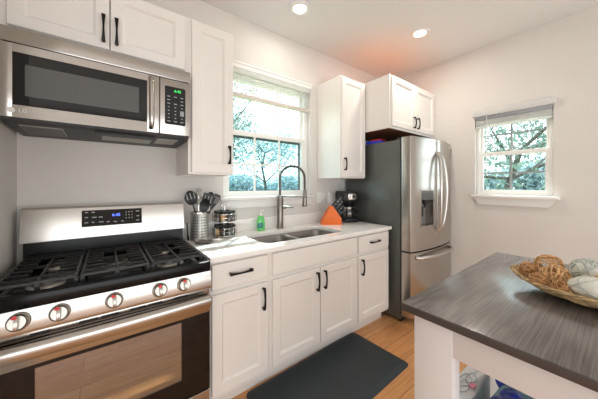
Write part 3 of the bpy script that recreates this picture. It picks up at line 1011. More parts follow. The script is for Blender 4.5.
# ------------------------------------------------------------------ range
RX0, RX1 = -.797, -.010
def gas_range():
    yf = -.675
    t = thing('gas_range', 'stainless gas range with black cooktop, five knobs and glass oven door', 'stove', ((RX0 + RX1) / 2, -.33, 0))
    # body shell: sides, back, bottom
    mb = MB()
    mb.box(RX0, RX0 + .02, -.64, -.03, .03, .875).box(RX1 - .02, RX1, -.64, -.03, .03, .875)
    mb.box(RX0 + .02, RX1 - .02, -.06, -.03, .03, .875).box(RX0 + .02, RX1 - .02, -.62, -.06, .03, .06)
    obj('body', mb, M['blackplastic'], t)
    ft = MB()
    for x in (RX0 + .05, RX1 - .05):
        for y in (-.58, -.08):
            ft.cyl((x, y, 0), (x, y, .03), .018, n=12)
    obj('feet', ft, M['blackplastic'], t)
    # cooktop: shallow well with raised rim
    ck = MB()
    ck.box(RX0, RX1, -.65, -.03, .875, .893, .004)
    ck.box(RX0, RX0 + .022, -.655, -.09, .889, .912, .005).box(RX1 - .022, RX1, -.655, -.09, .889, .912, .005)
    ck.box(RX0, RX1, -.685, -.645, .858, .912, .008).box(RX0, RX1, -.13, -.09, .889, .914, .004)
    obj('cooktop', ck, M['enamel'], t)
    # backguard
    bk = MB().prism([(-.112, .912), (-.106, 1.012), (-.03, 1.012), (-.03, .9)], 'x', RX0 + .012, RX1 - .008)
    obj('backguard_base', bk, M['enamel'], t)
    bg = obj('backguard', MB().prism([(-.118, 1.006), (-.118, 1.012), (-.092, 1.176), (-.082, 1.184), (-.03, 1.184), (-.03, 1.006)], 'x', RX0, RX1), M['steel'], t)
    # display tilted with the panel
    def bgm(x, z, off=.001):
        y = -.118 + .026 * (z - 1.012) / .164 - off
        return (x, y, z)
    tilt = math.atan2(.026, .164)
    dm = MB()
    a, b = -.556, -.262
    dm.loft([[bgm(a, 1.066), bgm(b, 1.066), bgm(b, 1.160), bgm(a, 1.160)], [bgm(a, 1.066, -.004), bgm(b, 1.066, -.004), bgm(b, 1.160, -.004), bgm(a, 1.160, -.004)]])
    ds = obj('display', dm, M['blackglass'], bg)
    def tm(x, z): return Matrix.Translation(bgm(x, z, .0012)) @ Matrix.Rotation(radians(90) - tilt, 4, 'X')
    obj('clock_digits', text_mb('6:45', .024, tm(-.395, 1.126)), M['blue_led'], ds)
    pr = MB()
    for xk, zk, wk in ((-.535, 1.148, .014), (-.505, 1.148, .016), (-.535, 1.12, .014), (-.500, 1.118, .022), (-.470, 1.118, .018), (-.535, 1.09, .016), (-.505, 1.09, .012),
                       (-.468, 1.090, .02), (-.435, 1.088, .014), (-.40, 1.086, .016), (-.365, 1.086, .012), (-.345, 1.14, .006), (-.330, 1.14, .006), (-.315, 1.14, .006),
                       (-.345, 1.122, .006), (-.330, 1.122, .006), (-.315, 1.122, .006), (-.345, 1.104, .006), (-.330, 1.104, .006), (-.315, 1.104, .006), (-.285, 1.143, .018), (-.283, 1.112, .014), (-.285, 1.086, .016)):
        pr = MB().loft([[bgm(xk - wk / 2, zk - .003, .0016), bgm(xk + wk / 2, zk - .003, .0016), bgm(xk + wk / 2, zk + .003, .0016), bgm(xk - wk / 2, zk + .003, .0016)],
                 [bgm(xk - wk / 2, zk - .003, .0005), bgm(xk + wk / 2, zk - .003, .0005), bgm(xk + wk / 2, zk + .003, .0005), bgm(xk - wk / 2, zk + .003, .0005)]])
        obj('key', pr, M['keyprint'], ds)
    # control panel, leaning back
    cp = MB().prism([(-.680, .860), (-.698, .790), (-.694, .776), (-.62, .776), (-.62, .860)], 'x', RX0, RX1)
    cpo = obj('control_panel', cp, M['steel'], t)
    ct_ = math.atan2(.018, .07)
    nrm = Vector((0, -cos(ct_), sin(ct_)))
    upv = Vector((0, -sin(ct_), -cos(ct_))) * -1
    for x, rot in ((-.690, .0), (-.583, .0), (-.416, .05), (-.246, -.05), (-.142, 0)):
        zc2 = .822
        c = Vector((x, -.680 - .018 * (.860 - zc2) / .07, zc2))
        ux = Vector((1, 0, 0))
        kb = MB()
        def ringp(r, o): return [c + nrm * o + ux * r * cos(2 * pi * i / 28) + upv * r * sin(2 * pi * i / 28) for i in range(28)]
        kb.loft([ringp(.0315, -.001), ringp(.0315, .005), ringp(.030, .007), ringp(.0275, .008), ringp(.0255, .026), ringp(.023, .030)])
        ko = obj('knob', kb, M['knob'], t)
        gr = MB()
        aa = ux * .006; bb = upv * .024
        gr.loft([[c + nrm * o + aa * s1 * q + bb * s2 * q for s1, s2 in ((-1, -1), (1, -1), (1, 1), (-1, 1))] for o, q in ((.028, 1), (.042, 1), (.045, .8))])
        obj('grip', gr, M['knob'], ko)
        mk = MB()
        mk.loft([[c + nrm * o + ux * (.0075 * cos(2 * pi * i / 12)) - ux * .004 + upv * (.019 + .006 * sin(2 * pi * i / 12)) for i in range(12)] for o in (.0285, .0465)])
        obj('red_mark', mk, M['redmark'], ko)
    # vent strip with slots
    vs = MB()
    vs.box(RX0 + .003, RX1 - .003, -.672, -.62, .742, .771, .003)
    v_ = obj('vent_strip', vs, M['steel'], t)
    sl = MB()
    for xa, xb in ((-.665, -.61), (-.53, -.47), (-.46, -.40), (-.36, -.30), (-.29, -.235), (-.185, -.12)):
        obj('vent_slot', MB().box(xa, xb, -.6735, -.668, .751, .761), M['shadowgap'], v_)
    # oven door: steel top rail, black glass frame, window
    dz0, dz1 = .245, .738
    wx0, wx1, wz0, wz1 = -.652, -.150, .345, .632
    dr = MB()
    dy0, dy1 = -.678, -.632
    dr.box(RX0 + .003, wx0, dy0, dy1, dz0, .652).box(wx1, RX1 - .003, dy0, dy1, dz0, .652)
    dr.box(wx0, wx1, dy0, dy1, dz0, wz0).box(wx0, wx1, dy0, dy1, wz1, .652)
    do = obj('oven_door', dr, M['blackglass'], t)
    obj('door_rail', MB().box(RX0 + .002, RX1 - .002, -.684, -.632, .648, dz1, .004), M['steel'], do)
    obj('window_glass', MB().box(wx0, wx1, -.675, -.670, wz0, wz1), M['ovenglass'], do)
    hd = MB()
    yo = -.722
    # flat broad bowed handle bar
    rings = []
    for i in range(17):
        x = RX0 + .01 + (RX1 - RX0 - .02) * i / 16
        bow = .012 * (1 - ((i - 8) / 8) ** 2)
        y = yo - bow
        rings.append([(x, y + .018, .692), (x, y + .004, .692), (x, y + .001, .696), (x, y - .001, .730), (x, y + .003, .737), (x, y + .012, .745), (x, y + .020, .745)])
    hd.loft(rings)
    hd.box(RX0 + .01, RX0 + .045, yo + .002, -.68, .70, .738, .003).box(RX1 - .045, RX1 - .01, yo + .002, -.68, .70, .738, .003)
    obj('handle', hd, M['steel'], do)
    # cavity and racks
    cv = MB()
    cv.box(RX0 + .07, RX0 + .075, -.63, -.12, .30, .70).box(RX1 - .075, RX1 - .07, -.63, -.12, .30, .70)
    cv.box(RX0 + .075, RX1 - .075, -.125, -.12, .30, .70).box(RX0 + .07, RX1 - .07, -.63, -.12, .295, .30).box(RX0 + .07, RX1 - .07, -.63, -.12, .70, .705)
    obj('oven_cavity', cv, M['oven_in'], t)
    for z in (.56, .44):
        rk = MB()
        for i in range(14):
            y = -.60 + i * .033
            rk.cyl((RX0 + .08, y, z), (RX1 - .08, y, z), .0026 if i else .004, n=6)
        for x in (RX0 + .1, (RX0 + RX1) / 2, RX1 - .1):
            rk.cyl((x, -.60, z - .004), (x, -.17, z - .004), .003, n=6)
        obj('oven_rack', rk, M['rackwire'], t)
    obj('storage_drawer', MB().box(RX0 + .003, RX1 - .003, -.675, -.632, .055, .238, .004), M['steel'], t)
    # burners
    for x, y, r in ((-.640, -.530, .046), (-.640, -.255, .036), (-.403, -.39, .048), (-.175, -.530, .050), (-.175, -.255, .036)):
        bs = obj('burner', MB().lathe([(r * 1.35, .8925), (r * 1.3, .897), (r * 1.05, .9), (r * 1.05, .916), (r * .95, .919)], (x, y, 0), 28), M['alu'], t)
        obj('burner_cap', MB().lathe([(r * 1.0, .9185), (r * 1.02, .921), (r * .92, .9255), (r * .3, .927)], (x, y, 0), 28), M['burnercap'], bs)
    # continuous grates
    gz0, gz1 = .928, .941
    def bar(mb, a, b, wd=.0058):
        ax, ay = a; bx_, by = b
        if abs(ax - bx_) > abs(ay - by):
            mb.box(ax, bx_, ay - wd, ay + wd, gz0, gz1, .0025, 1)
        else:
            mb.box(ax - wd, ax + wd, ay, by, gz0, gz1, .0025, 1)
    for xa, xb in ((-.772, -.536), (-.528, -.280), (-.272, -.036)):
        g = MB()
        ya, yb = -.628, -.140
        xm = (xa + xb) / 2
        bar(g, (xa, ya), (xb, ya)); bar(g, (xa, yb), (xb, yb))
        bar(g, (xa + .006, ya), (xa + .006, yb)); bar(g, (xb - .006, ya), (xb - .006, yb))
        bar(g, (xm, ya), (xm, yb), .005)
        for k, y in enumerate((-.57, -.505, -.44, -.385, -.33, -.27, -.205)):
            if k in (0, 3, 6):
                bar(g, (xa, y), (xb, y), .005)
            else:
                bar(g, (xa, y), (xa + .075, y), .005); bar(g, (xb - .075, y), (xb, y), .005)
        for x in (xa + .006, xb - .006):
            for y in (ya + .006, (ya + yb) / 2, yb - .006):
                g.box(x - .007, x + .007, y - .009, y + .009, .893, gz0 + .004)
        g.box(xm - .008, xm + .008, ya - .004, ya + .006, .897, gz0 + .004)
        obj('grate', g, M['iron'], t)
    return t
gas_range()

# ------------------------------------------------------------------ fridge
def fridge():
    x0, x1 = 1.768, 2.640
    t = thing('refrigerator', 'stainless french door refrigerator with dark grey sides and water dispenser', 'refrigerator', ((x0 + x1) / 2, -.42, 0))
    bod = MB().box(x0 + .004, x1 - .004, -.705, -.04, .03, 1.742, .006)
    obj('body', bod, M['fridge_side'], t)
    ft = MB()
    for x in (x0 + .06, x1 - .06):
        for y in (-.68, -.12):
            ft.cyl((x, y, 0), (x, y, .032), .022, n=12)
    obj('feet', ft, M['blackplastic'], t)
    obj('kick_grille', MB().box(x0 + .02, x1 - .02, -.704, -.68, .005, .06), M['blackplastic'], t)
    gk = MB().box(x0 + .012, x1 - .012, -.722, -.704, .07, 1.735)
    obj('door_gasket', gk, M['gasket'], t)
    hc = MB().box(x0 + .01, x0 + .06, -.79, -.66, 1.742, 1.762, .004).box(x1 - .06, x1 - .01, -.79, -.66, 1.742, 1.762, .004)
    obj('hinge_cover', hc, M['darkplastic'], t)
    xc, hw = (x0 + x1) / 2, (x1 - x0) / 2
    def yfr(x):
        return -.812 - .046 * (1 - ((x - xc) / hw) ** 2)
    def doorpoly(a, b):
        n = 12
        pts = [(a + (b - a) * i / n, yfr(a + (b - a) * i / n)) for i in range(n + 1)]
        r = .012
        pts[0] = (a, pts[0][1] + r); pts[-1] = (b, pts[-1][1] + r)
        pts.insert(1, (a + r * .35, yfr(a) + r * .3)); pts.insert(-1, (b - r * .35, yfr(b) + r * .3))
        return pts + [(b, -.721), (a, -.721)]
    # left door with a real recess for the dispenser
    dz0, dz1 = .690, 1.762
    ld = MB().prism(doorpoly(x0, xc - .0025), 'z', dz0, dz1)
    L = obj('door', ld, M['steel_v'], t)
    ax, bx_, az, bz_ = 1.898, 2.122, .905, 1.268
    cut = obj('cutter', MB().box(ax + .012, bx_ - .012, -.95, -.775, az + .014, 1.168), M['blackplastic'])
    bo = L.modifiers.new('cut', 'BOOLEAN')
    bo.object = cut
    bo.solver = 'EXACT'
    dg = bpy.context.evaluated_depsgraph_get()
    dg.update()
    me = bpy.data.meshes.new_from_object(L.evaluated_get(dg))
    L.modifiers.clear()
    L.data = me
    me.materials.clear()
    finish(me, M['steel_v'])
    bpy.data.objects.remove(cut)
    rd = MB().prism(doorpoly(xc + .0025, x1), 'z', dz0, dz1)
    R = obj('door', rd, M['steel_v'], t)
    # dispenser
    fr = MB()
    def follow(xa, xb, za, zb, off, th):
        n = 6
        return MB().loft([[(x, yfr(x) - off, za), (x, yfr(x) - off, zb), (x, yfr(x) - off + th, zb), (x, yfr(x) - off + th, za)] for x in [xa + (xb - xa) * i / n for i in range(n + 1)]])
    for q in (follow(ax, bx_, az, az + .013, .003, .006), follow(ax, ax + .011, az, bz_, .003, .006), follow(bx_ - .011, bx_, az, bz_, .003, .006), follow(ax, bx_, bz_ - .012, bz_, .003, .006)):
        fr.add(q.v, q.f)
    D = obj('dispenser_frame', fr, M['steel_v'], L)
    obj('dispenser_screen', follow(ax + .011, bx_ - .011, 1.17, bz_ - .012, .002, .005), M['mwgrey'], L)
    cvt = MB().box(ax + .013, bx_ - .013, -.778, -.7755, az + .015, 1.167)
    obj('dispenser_back', cvt, M['dispgrey'], L)
    nz = MB().lathe([(.03, 1.17), (.026, 1.13), (.012, 1.118), (.01, 1.09)], ((ax + bx_) / 2, -.822, 0), 16)
    nz.box((ax + bx_) / 2 - .016, (ax + bx_) / 2 + .016, -.802, -.795, 1.0, 1.1, .003)
    obj('dispenser_spout', nz, M['blackplastic'], L)
    # bowed handles
    for s, P in ((-1, L), (1, R)):
        xb = xc + s * .026
        pts = []
        for i in range(15):
            u_ = i / 14
            z = .845 + .795 * u_
            k = sin(pi * u_)
            pts.append((xb + s * .036 * k, yfr(xb) - .010 - .050 * k ** .55, z))
        pts[0] = (xb, yfr(xb) + .004, .845)
        pts[-1] = (xb, yfr(xb) + .004, 1.640)
        obj('handle', MB().tube(pts, [.0135] * 15, 12), M['handle_steel'], P)
    # freezer drawer
    fz = obj('freezer_drawer', MB().prism(doorpoly(x0, x1), 'z', .075, .676), M['steel_v'], t)
    pts = []
    for i in range(21):
        u_ = i / 20
        x = x0 + .07 + (x1 - x0 - .14) * u_
        k = sin(pi * u_)
        pts.append((x, yfr(x) - .008 - .045 * k ** .45, .628))
    pts[0] = (pts[0][0], yfr(pts[0][0]) + .004, .628)
    pts[-1] = (pts[-1][0], yfr(pts[-1][0]) + .004, .628)
    obj('handle', MB().tube(pts, .016, 12), M['handle_steel'], fz)
    # maker's mark, top right door
    lgx = 2.565
    lg = MB().prism([(lgx + .011 * cos(a), 1.715 + .011 * sin(a)) for a in [2 * pi * i / 20 for i in range(20)]], 'y', yfr(lgx) - .004, yfr(lgx) + .002)
    lo = obj('logo', lg, M['logo'], R)
    obj('logo_letters', text_mb('LG', .018, front_mtx(lgx + .028, yfr(lgx) - .0015, 1.715)), M['logo'], lo)
    return t
fridge()

# packet lying on the fridge
t = thing('food_packet', 'red and blue packet lying on top of the fridge under the cabinet', 'packet', (1.845, -.40, 1.7425), radians(8))
mb = MB()
mb.loft([[(-.06 * q, -.07 * q, z), (.06 * q, -.07 * q, z), (.06 * q, .1 * q, z), (-.06 * q, .1 * q, z)] for q, z in ((.95, .0), (1.0, .01), (1.0, .024), (.93, .03))])
obj('wrapper', mb, M['blue'], t, local=True)
mb = MB()
mb.loft([[(-.058 * q, -.075 * q, z), (.058 * q, -.075 * q, z), (.058 * q, .05 * q, z), (-.058 * q, .05 * q, z)] for q, z in ((.95, .030), (1.0, .036), (.9, .045))])
obj('printed_flap', mb, M['red'], t, local=True)

# ------------------------------------------------------------------ wall plates
def switch_plate(name, label, cat, x, z, gangs, kind):
    wd = .072 + .046 * (gangs - 1)
    t = thing(name, label, cat, (x, -.0005, z))
    obj('plate', MB().box(x - wd / 2, x + wd / 2, -.007, -.0005, z - .06, z + .06, .003), M['white_plastic'], t)
    for i in range(gangs):
        cx = x + (i - (gangs - 1) / 2) * .046
        if kind == 'switch':
            obj('toggle', MB().box(cx - .006, cx + .006, -.018, -.006, z - .006, z + .012, .002), M['white_plastic'], t)
        else:
            for dz in (-.02, .02):
                obj('socket', MB().prism(rrect(cx - .015, cx + .015, z + dz - .013, z + dz + .013, .008, 4), 'y', -.0092, -.0065), M['white_plastic'], t)
switch_plate('light_switch', 'white double switch plate on the wall left of the knife block', 'switch', 1.40, 1.172, 2, 'switch')
switch_plate('wall_outlet', 'white outlet plate on the wall partly behind the coffee maker', 'outlet', 1.535, 1.172, 1, 'outlet')

# ------------------------------------------------------------------ counter objects
ZK = .9142
# utensil crock
cx, cy = .088, -.142
t = thing('utensil_crock', 'perforated steel utensil crock beside the range', 'utensil holder', (cx, cy, ZK))
prof = [(.057, 0), (.061, .004), (.061, .196), (.063, .2), (.058, .2), (.057, .006)]
obj('crock_wall', MB().lathe([(r, z) for r, z in prof], (cx, cy, ZK), 32, True, True), M['crocksteel'], t)
for r in range(8):
    for k in range(-3, 4):
        if k == 0 or abs(k) > 3: continue
        a0 = math.atan2(-1.86, -.53)
        a = a0 + k * .25
        z = ZK + .03 + r * .0195
        p = Vector((cx + .0605 * cos(a), cy + .0605 * sin(a), z))
        n_ = Vector((cos(a), sin(a), 0))
        obj('hole', MB().tube([p, p + n_ * .0012], [.0042, .0042], 8), M['shadowgap'], t)
obj('rim_band', MB().lathe([(.062, .192), (.0645, .194), (.0645, .201), (.062, .203)], (cx, cy, ZK), 32, False, False), M['chrome'], t)
# utensils
def utensil(name, label, base, tip, head, hm='blackplastic'):
    t = thing(name, label, 'utensil', base, 0, 'utensils in the steel crock')
    b, e = Vector(base), Vector(tip)
    d = (e - b).normalized()
    obj('handle', MB().tube([b, b.lerp(e, .5), e], [.006, .005, .0045], 8), M[hm], t)
    # the heads face the room
    camv = Vector((-.30, -.95, .1))
    nrm_ = (camv - d * camv.dot(d)).normalized()
    sd = d.cross(nrm_)
    mb = MB()
    kind, L_, W_ = head
    L_, W_ = L_ * 1.2, W_ * 1.3
    rings = []
    n = 10
    if kind == 'whisk':
        for k in range(6):
            a = pi * k / 6
            r_ = nrm_ * cos(a) + sd * sin(a)
            mb.tube([e + d * L_ * (.5 - .5 * cos(pi * i / 10)) * 1.0 + r_ * W_ * sin(pi * i / 10) for i in range(11)] + [e + d * L_ * (.5 + .5 * cos(pi * i / 10)) - r_ * W_ * sin(pi * i / 10) for i in range(1, 10)], .0014, 5)
        obj('wires', mb, M['chrome'], t)
        return
    for i in range(n + 1):
        u_ = i / n
        if kind == 'spoon':
            w_ = W_ * sin(pi * min(1, max(.06, .06 + .92 * u_))) ** .6
        else:
            w_ = W_ * (.35 + .65 * min(1, u_ * 2.2)) * (1 if u_ < .97 else .9)
        dish = -.012 * sin(pi * u_) if kind == 'spoon' else -.004 * u_
        c = e + d * L_ * u_ + nrm_ * dish
        rings.append([c + sd * w_ + nrm_ * .004, c + nrm_ * 0, c - sd * w_ + nrm_ * .004, c - sd * w_ + nrm_ * .007, c + nrm_ * .003, c + sd * w_ + nrm_ * .007])
    mb.loft(rings)
    h = obj('head', mb, M[hm], t)
    if kind == 'slot' or name == 'slotted_spoon':
        sl = MB()
        for q in (-.55, 0, .55):
            c0 = e + d * L_ * .4 + sd * W_ * q + nrm_ * (.0068 if kind == 'slot' else -.003)
            c1 = e + d * L_ * .85 + sd * W_ * q + nrm_ * (.0068 if kind == 'slot' else -.003)
            sl.tube([c0, c1], .0034, 6)
        obj('slots', sl, M['keyprint'], h)
B = (cx, cy, ZK + .012)
utensil('slotted_spoon', 'black slotted spoon leaning left in the utensil crock', (cx + .02, cy - .005, ZK + .012), (cx - .045, cy + .0, ZK + .255), ('spoon', .085, .034))
utensil('whisk', 'steel wire whisk standing upright at the back of the crock', (cx, cy + .025, ZK + .012), (cx + .004, cy + .035, ZK + .25), ('whisk', .10, .026), 'chrome')
utensil('serving_spoon', 'black serving spoon leaning right at the back of the crock', (cx - .02, cy, ZK + .012), (cx + .058, cy + .005, ZK + .25), ('spoon', .08, .028))
utensil('spatula', 'black slotted turner standing in the middle of the crock', (cx - .025, cy - .015, ZK + .012), (cx + .030, cy - .035, ZK + .228), ('slot', .09, .030))
utensil('cooking_spoon', 'black spoon sitting lowest at the front of the crock', (cx - .03, cy + .01, ZK + .012), (cx + .006, cy - .05, ZK + .205), ('spoon', .085, .026))
utensil('turner', 'dark grey slotted turner leaning farthest right out of the crock', (cx - .012, cy + .02, ZK + .012), (cx + .085, cy + .012, ZK + .215), ('slot', .10, .018), 'darkplastic')

# spoon rest
t = thing('spoon_rest', 'small steel spoon rest on the counter in front of the crock', 'spoon rest', (.085, -.27, ZK), radians(-25))
rings = []
for i in range(11):
    u_ = i / 10
    a = -.065 + .125 * u_
    w_ = .045 * sqrt(max(.02, 1 - (2 * u_ - 1) ** 2))
    z = .012 - .008 * sin(pi * u_)
    rings.append([(a, w_, z + .010), (a, w_ * .6, z), (a, -w_ * .6, z), (a, -w_, z + .010), (a, -w_ * .6, z - .003), (a, w_ * .6, z - .003)])
obj('dish', MB().loft(rings), M['nickel'], t, local=True)
obj('rest_handle', MB().tube([(.05, 0, .016), (.08, -.002, .024), (.11, -.004, .022)], [.010, .008, .012], 8, flat=.5), M['chrome'], t, local=True)
obj('foot', MB().lathe([(.018, 0), (.014, .003)], (0, 0, 0), 16), M['chrome'], t, local=True)

# black wand beside the range
t = thing('grill_lighter', 'thin black stick lighter propped between range back and crock', 'lighter', (.018, -.10, ZK))
obj('barrel', MB().tube([(.014, -.128, ZK + .004), (.020, -.085, ZK + .062), (.026, -.045, ZK + .115)], [.0045, .004, .0035], 8), M['blackplastic'], t)
obj('grip', MB().tube([(.0135, -.1285, ZK + .005), (.0165, -.107, ZK + .034)], [.007, .006], 8), M['blackplastic'], t)

# two-tier spice rack
cx, cy = .283, -.118
t = thing('spice_rack', 'two tier revolving chrome spice rack between crock and sink', 'spice rack', (cx, cy, ZK))
obj('base', MB().lathe([(.070, 0), (.074, .004), (.070, .010), (.02, .012)], (cx, cy, ZK), 32), M['chrome'], t)
obj('centre_post', MB().cyl((cx, cy, ZK + .01), (cx, cy, ZK + .235), .006, n=12), M['chrome'], t)
hp = [Vector((cx + .030 * cos(a), cy, ZK + .232 + .03 * sin(a))) for a in [pi * i / 12 for i in range(13)]]
obj('carry_loop', MB().tube(hp, .0032, 8), M['chrome'], t)
for ti, (z0_, hh, R_) in enumerate(((.012, .080, .062), (.118, .080, .062))):
    rk = MB()
    rk.lathe([(R_ + .026, z0_), (R_ + .026, z0_ + .003), (.01, z0_ + .003), (.01, z0_)], (cx, cy, ZK), 32, False, False)
    for zz in (.028, .056):
        rk.tube([(cx + (R_ + .0265) * cos(a), cy + (R_ + .0265) * sin(a), ZK + z0_ + zz) for a in [2 * pi * i / 36 for i in range(36)]], .0018, 6, closed=True)
    for k in range(8):
        a = 2 * pi * (k + .5) / 8
        p = (cx + (R_ + .0265) * cos(a), cy + (R_ + .0265) * sin(a))
        rk.cyl((p[0], p[1], ZK + z0_), (p[0], p[1], ZK + z0_ + .06), .0018, n=6)
    obj('tier', rk, M['chrome'], t)
names = ['tan', 'dark', 'grey green']
for ti, z0_ in enumerate((.0155, .1215)):
    for k in range(8):
        a = 2 * pi * k / 8 + .2
        px, py = cx + .060 * cos(a), cy + .060 * sin(a)
        si = (0, 1, 2, 1, 0, 1, 2, 1)[(k + ti * 3) % 8]
        where = 'lower' if ti == 0 else 'upper'
        what = ('tan', 'dark', 'grey green')[si]
        j = thing('spice_jar', 'black lidded jar of %s spice on the %s tier of the revolving rack' % (what, where), 'spice jar', (px, py, ZK + z0_), 0, '%s spice jars on the %s tier' % (what, where))
        obj('glass', MB().lathe([(.018, 0), (.0212, .003), (.0212, .052), (.017, .058)], (px, py, ZK + z0_), 14), M['jarglass'], j)
        obj('spice', MB().lathe([(.017, .002), (.0198, .004), (.0198, .046)], (px, py, ZK + z0_), 14), M[('spice_a', 'spice_b', 'spice_c')[si]], j)
        obj('lid', MB().lathe([(.0215, .058), (.0215, .072), (.019, .075)], (px, py, ZK + z0_), 16), M['blackplastic'], j)

# soap bottle
cx, cy = .620, -.078
t = thing('soap_bottle', 'green hand soap bottle with white pump left of the faucet', 'soap bottle', (cx, cy, ZK))
obj('bottle', MB().lathe([(.030, 0), (.038, .004), (.039, .05), (.034, .10), (.025, .122), (.013, .130)], (cx, cy, ZK), 24, sy=.62), M['green'], t)
a0 = math.atan2(-1.9, -1.1)
lb = MB()
rings = []
for i in range(9):
    a = a0 + (-.75 + 1.5 * i / 8)
    rings.append([(cx + .0397 * cos(a), cy + .0397 * .62 * sin(a), ZK + .025), (cx + .0386 * cos(a), cy + .0386 * .62 * sin(a), ZK + .068), (cx + .036 * cos(a), cy + .036 * .62 * sin(a), ZK + .068), (cx + .036 * cos(a), cy + .036 * .62 * sin(a), ZK + .025)])
obj('label_patch', MB().loft(rings), M['soaplabel'], t)
pm = MB().lathe([(.013, .130), (.013, .142), (.006, .144), (.005, .166), (.010, .168), (.010, .176), (.004, .178)], (cx, cy, ZK), 16)
pm.tube([(cx, cy, ZK + .172), (cx + .012, cy - .02, ZK + .173), (cx + .016, cy - .028, ZK + .168)], [.0045, .004, .0035], 8)
obj('pump', pm, M['white_plastic'], t)

# knife block
KB = (1.365, -.205)
kr = radians(-30)
t = thing('knife_block', 'orange wedge knife block in front of the coffee maker', 'knife block', (KB[0], KB[1], ZK), kr)
poly = [(-.112, 0), (.082, 0), (.082, .062), (-.006, .184), (-.024, .186), (-.118, .018)]
obj('block', MB().prism(poly, 'y', -.05, .05), M['orange'], t, local=True)
sl = Vector((.088, 0, -.122)).normalized()
nn = Vector((.092, 0, .112)).normalized()
top0 = Vector((-.006, 0, .184))
for r in range(4):
    for c in range(3 if r < 2 else 4):
        nc = 3 if r < 2 else 4
        yy = (c - (nc - 1) / 2) * (.030 if nc == 3 else .023)
        base = top0 + sl * (.012 + r * .035)
        L_ = (.125, .115, .095, .085)[r]
        kn = thing('knife', 'black handled knife in the orange block, %s row' % ('top', 'second', 'third', 'bottom')[r], 'knife', (0, 0, 0), 0, 'knives in the %s row of the orange block' % ('top', 'second', 'third', 'bottom')[r])
        kn.location = Vector((KB[0], KB[1], ZK)) + Matrix.Rotation(kr, 3, 'Z') @ Vector((base.x, yy, base.z))
        kn.rotation_euler = (0, 0, kr)
        hd = MB()
        s2 = Vector((0, 1, 0))
        rings = []
        for i in range(7):
            u_ = i / 6
            c_ = nn * (L_ * u_ + .001)
            w_ = .0105 * (1 - .25 * sin(pi * u_)) * (1 if u_ < .95 else .7) * (1 if nc == 3 else .8)
            bow = sl * (.006 * u_ * u_)
            rings.append([c_ + bow + sl * w_ + s2 * .005, c_ + bow - sl * w_ + s2 * .005, c_ + bow - sl * w_ - s2 * .005, c_ + bow + sl * w_ - s2 * .005])
        h = obj('handle', MB().loft(rings), M['knifehandle'], kn, local=True)
        rv = MB()
        for q in (.3, .6):
            rv.tube([nn * L_ * q + s2 * -.0062, nn * L_ * q + s2 * .0062], .0022, 8)
        obj('rivets', rv, M['chrome'], h, local=True)

# coffee maker
t = thing('coffee_maker', 'black drip coffee maker with glass carafe against the fridge', 'coffee maker', (1.648, -.145, ZK), radians(-20))
obj('base_plate', MB().box(-.085, .085, -.12, .105, 0, .038, .012), M['blackplastic'], t, local=True)
obj('warming_plate', MB().lathe([(.066, .038), (.066, .042), (.05, .043)], (0, -.035, 0), 28), M['darkplastic'], t, local=True)
obj('water_tank', MB().box(-.085, .085, .035, .105, .036, .25, .012), M['blackplastic'], t, local=True)
obj('brew_head', MB().box(-.088, .088, -.115, .107, .222, .318, .014).lathe([(.03, .178), (.052, .2), (.056, .224)], (0, -.035, 0), 24), M['blackplastic'], t, local=True)
obj('lid', MB().box(-.082, .082, -.105, .10, .316, .328, .006), M['darkplastic'], t, local=True)
cp = obj('control_panel', MB().box(-.045, .048, -.1195, -.112, .236, .305, .003), M['steel'], t, local=True)
obj('dial', MB().tube([(.02, -.119, .27), (.02, -.128, .27)], [.017, .015], 20), M['blackplastic'], cp, local=True)
obj('button', MB().box(-.032, -.012, -.123, -.119, .262, .278, .002), M['blackplastic'], cp, local=True)
ca = MB().lathe([(.044, .044), (.058, .05), (.064, .08), (.060, .115), (.047, .148), (.046, .158)], (0, -.035, 0), 28, True, False)
co = obj('carafe', ca, M['carafe'], t, local=True)
obj('carafe_lid', MB().lathe([(.049, .156), (.05, .168), (.02, .173)], (0, -.035, 0), 24), M['blackplastic'], co, local=True)
obj('carafe_band', MB().lathe([(.0485, .142), (.0495, .143), (.0475, .158), (.047, .158)], (0, -.035, 0), 28, False, False), M['chrome'], co, local=True)
hp = [(.045, -.06, .152), (.085, -.08, .15), (.10, -.088, .12), (.095, -.086, .08), (.068, -.07, .066)]
obj('carafe_handle', MB().tube(hp, [.009, .009, .010, .009, .007], 10), M['blackplastic'], co, local=True)

# ------------------------------------------------------------------ anti-fatigue mat
t0 = Vector((.775, -.805, 0.0005))
mb = MB()
def rr_ring(hx, hy, r, z): return [(x, y, z) for x, y in rrect(-hx, hx, -hy, hy, r, 6)]
mb.loft([rr_ring(.530, .262, .04, 0), rr_ring(.530, .262, .04, .003), rr_ring(.495, .228, .03, .017), rr_ring(.49, .223, .03, .018)])
mtx = Matrix.Translation(t0) @ Matrix.Rotation(radians(1.5), 4, 'Z')
mb.xf(mtx)
tag(obj('floor_mat', mb, M['mat']), 'dark slate cushioned mat with sloping edges on the floor before the sink', 'mat')

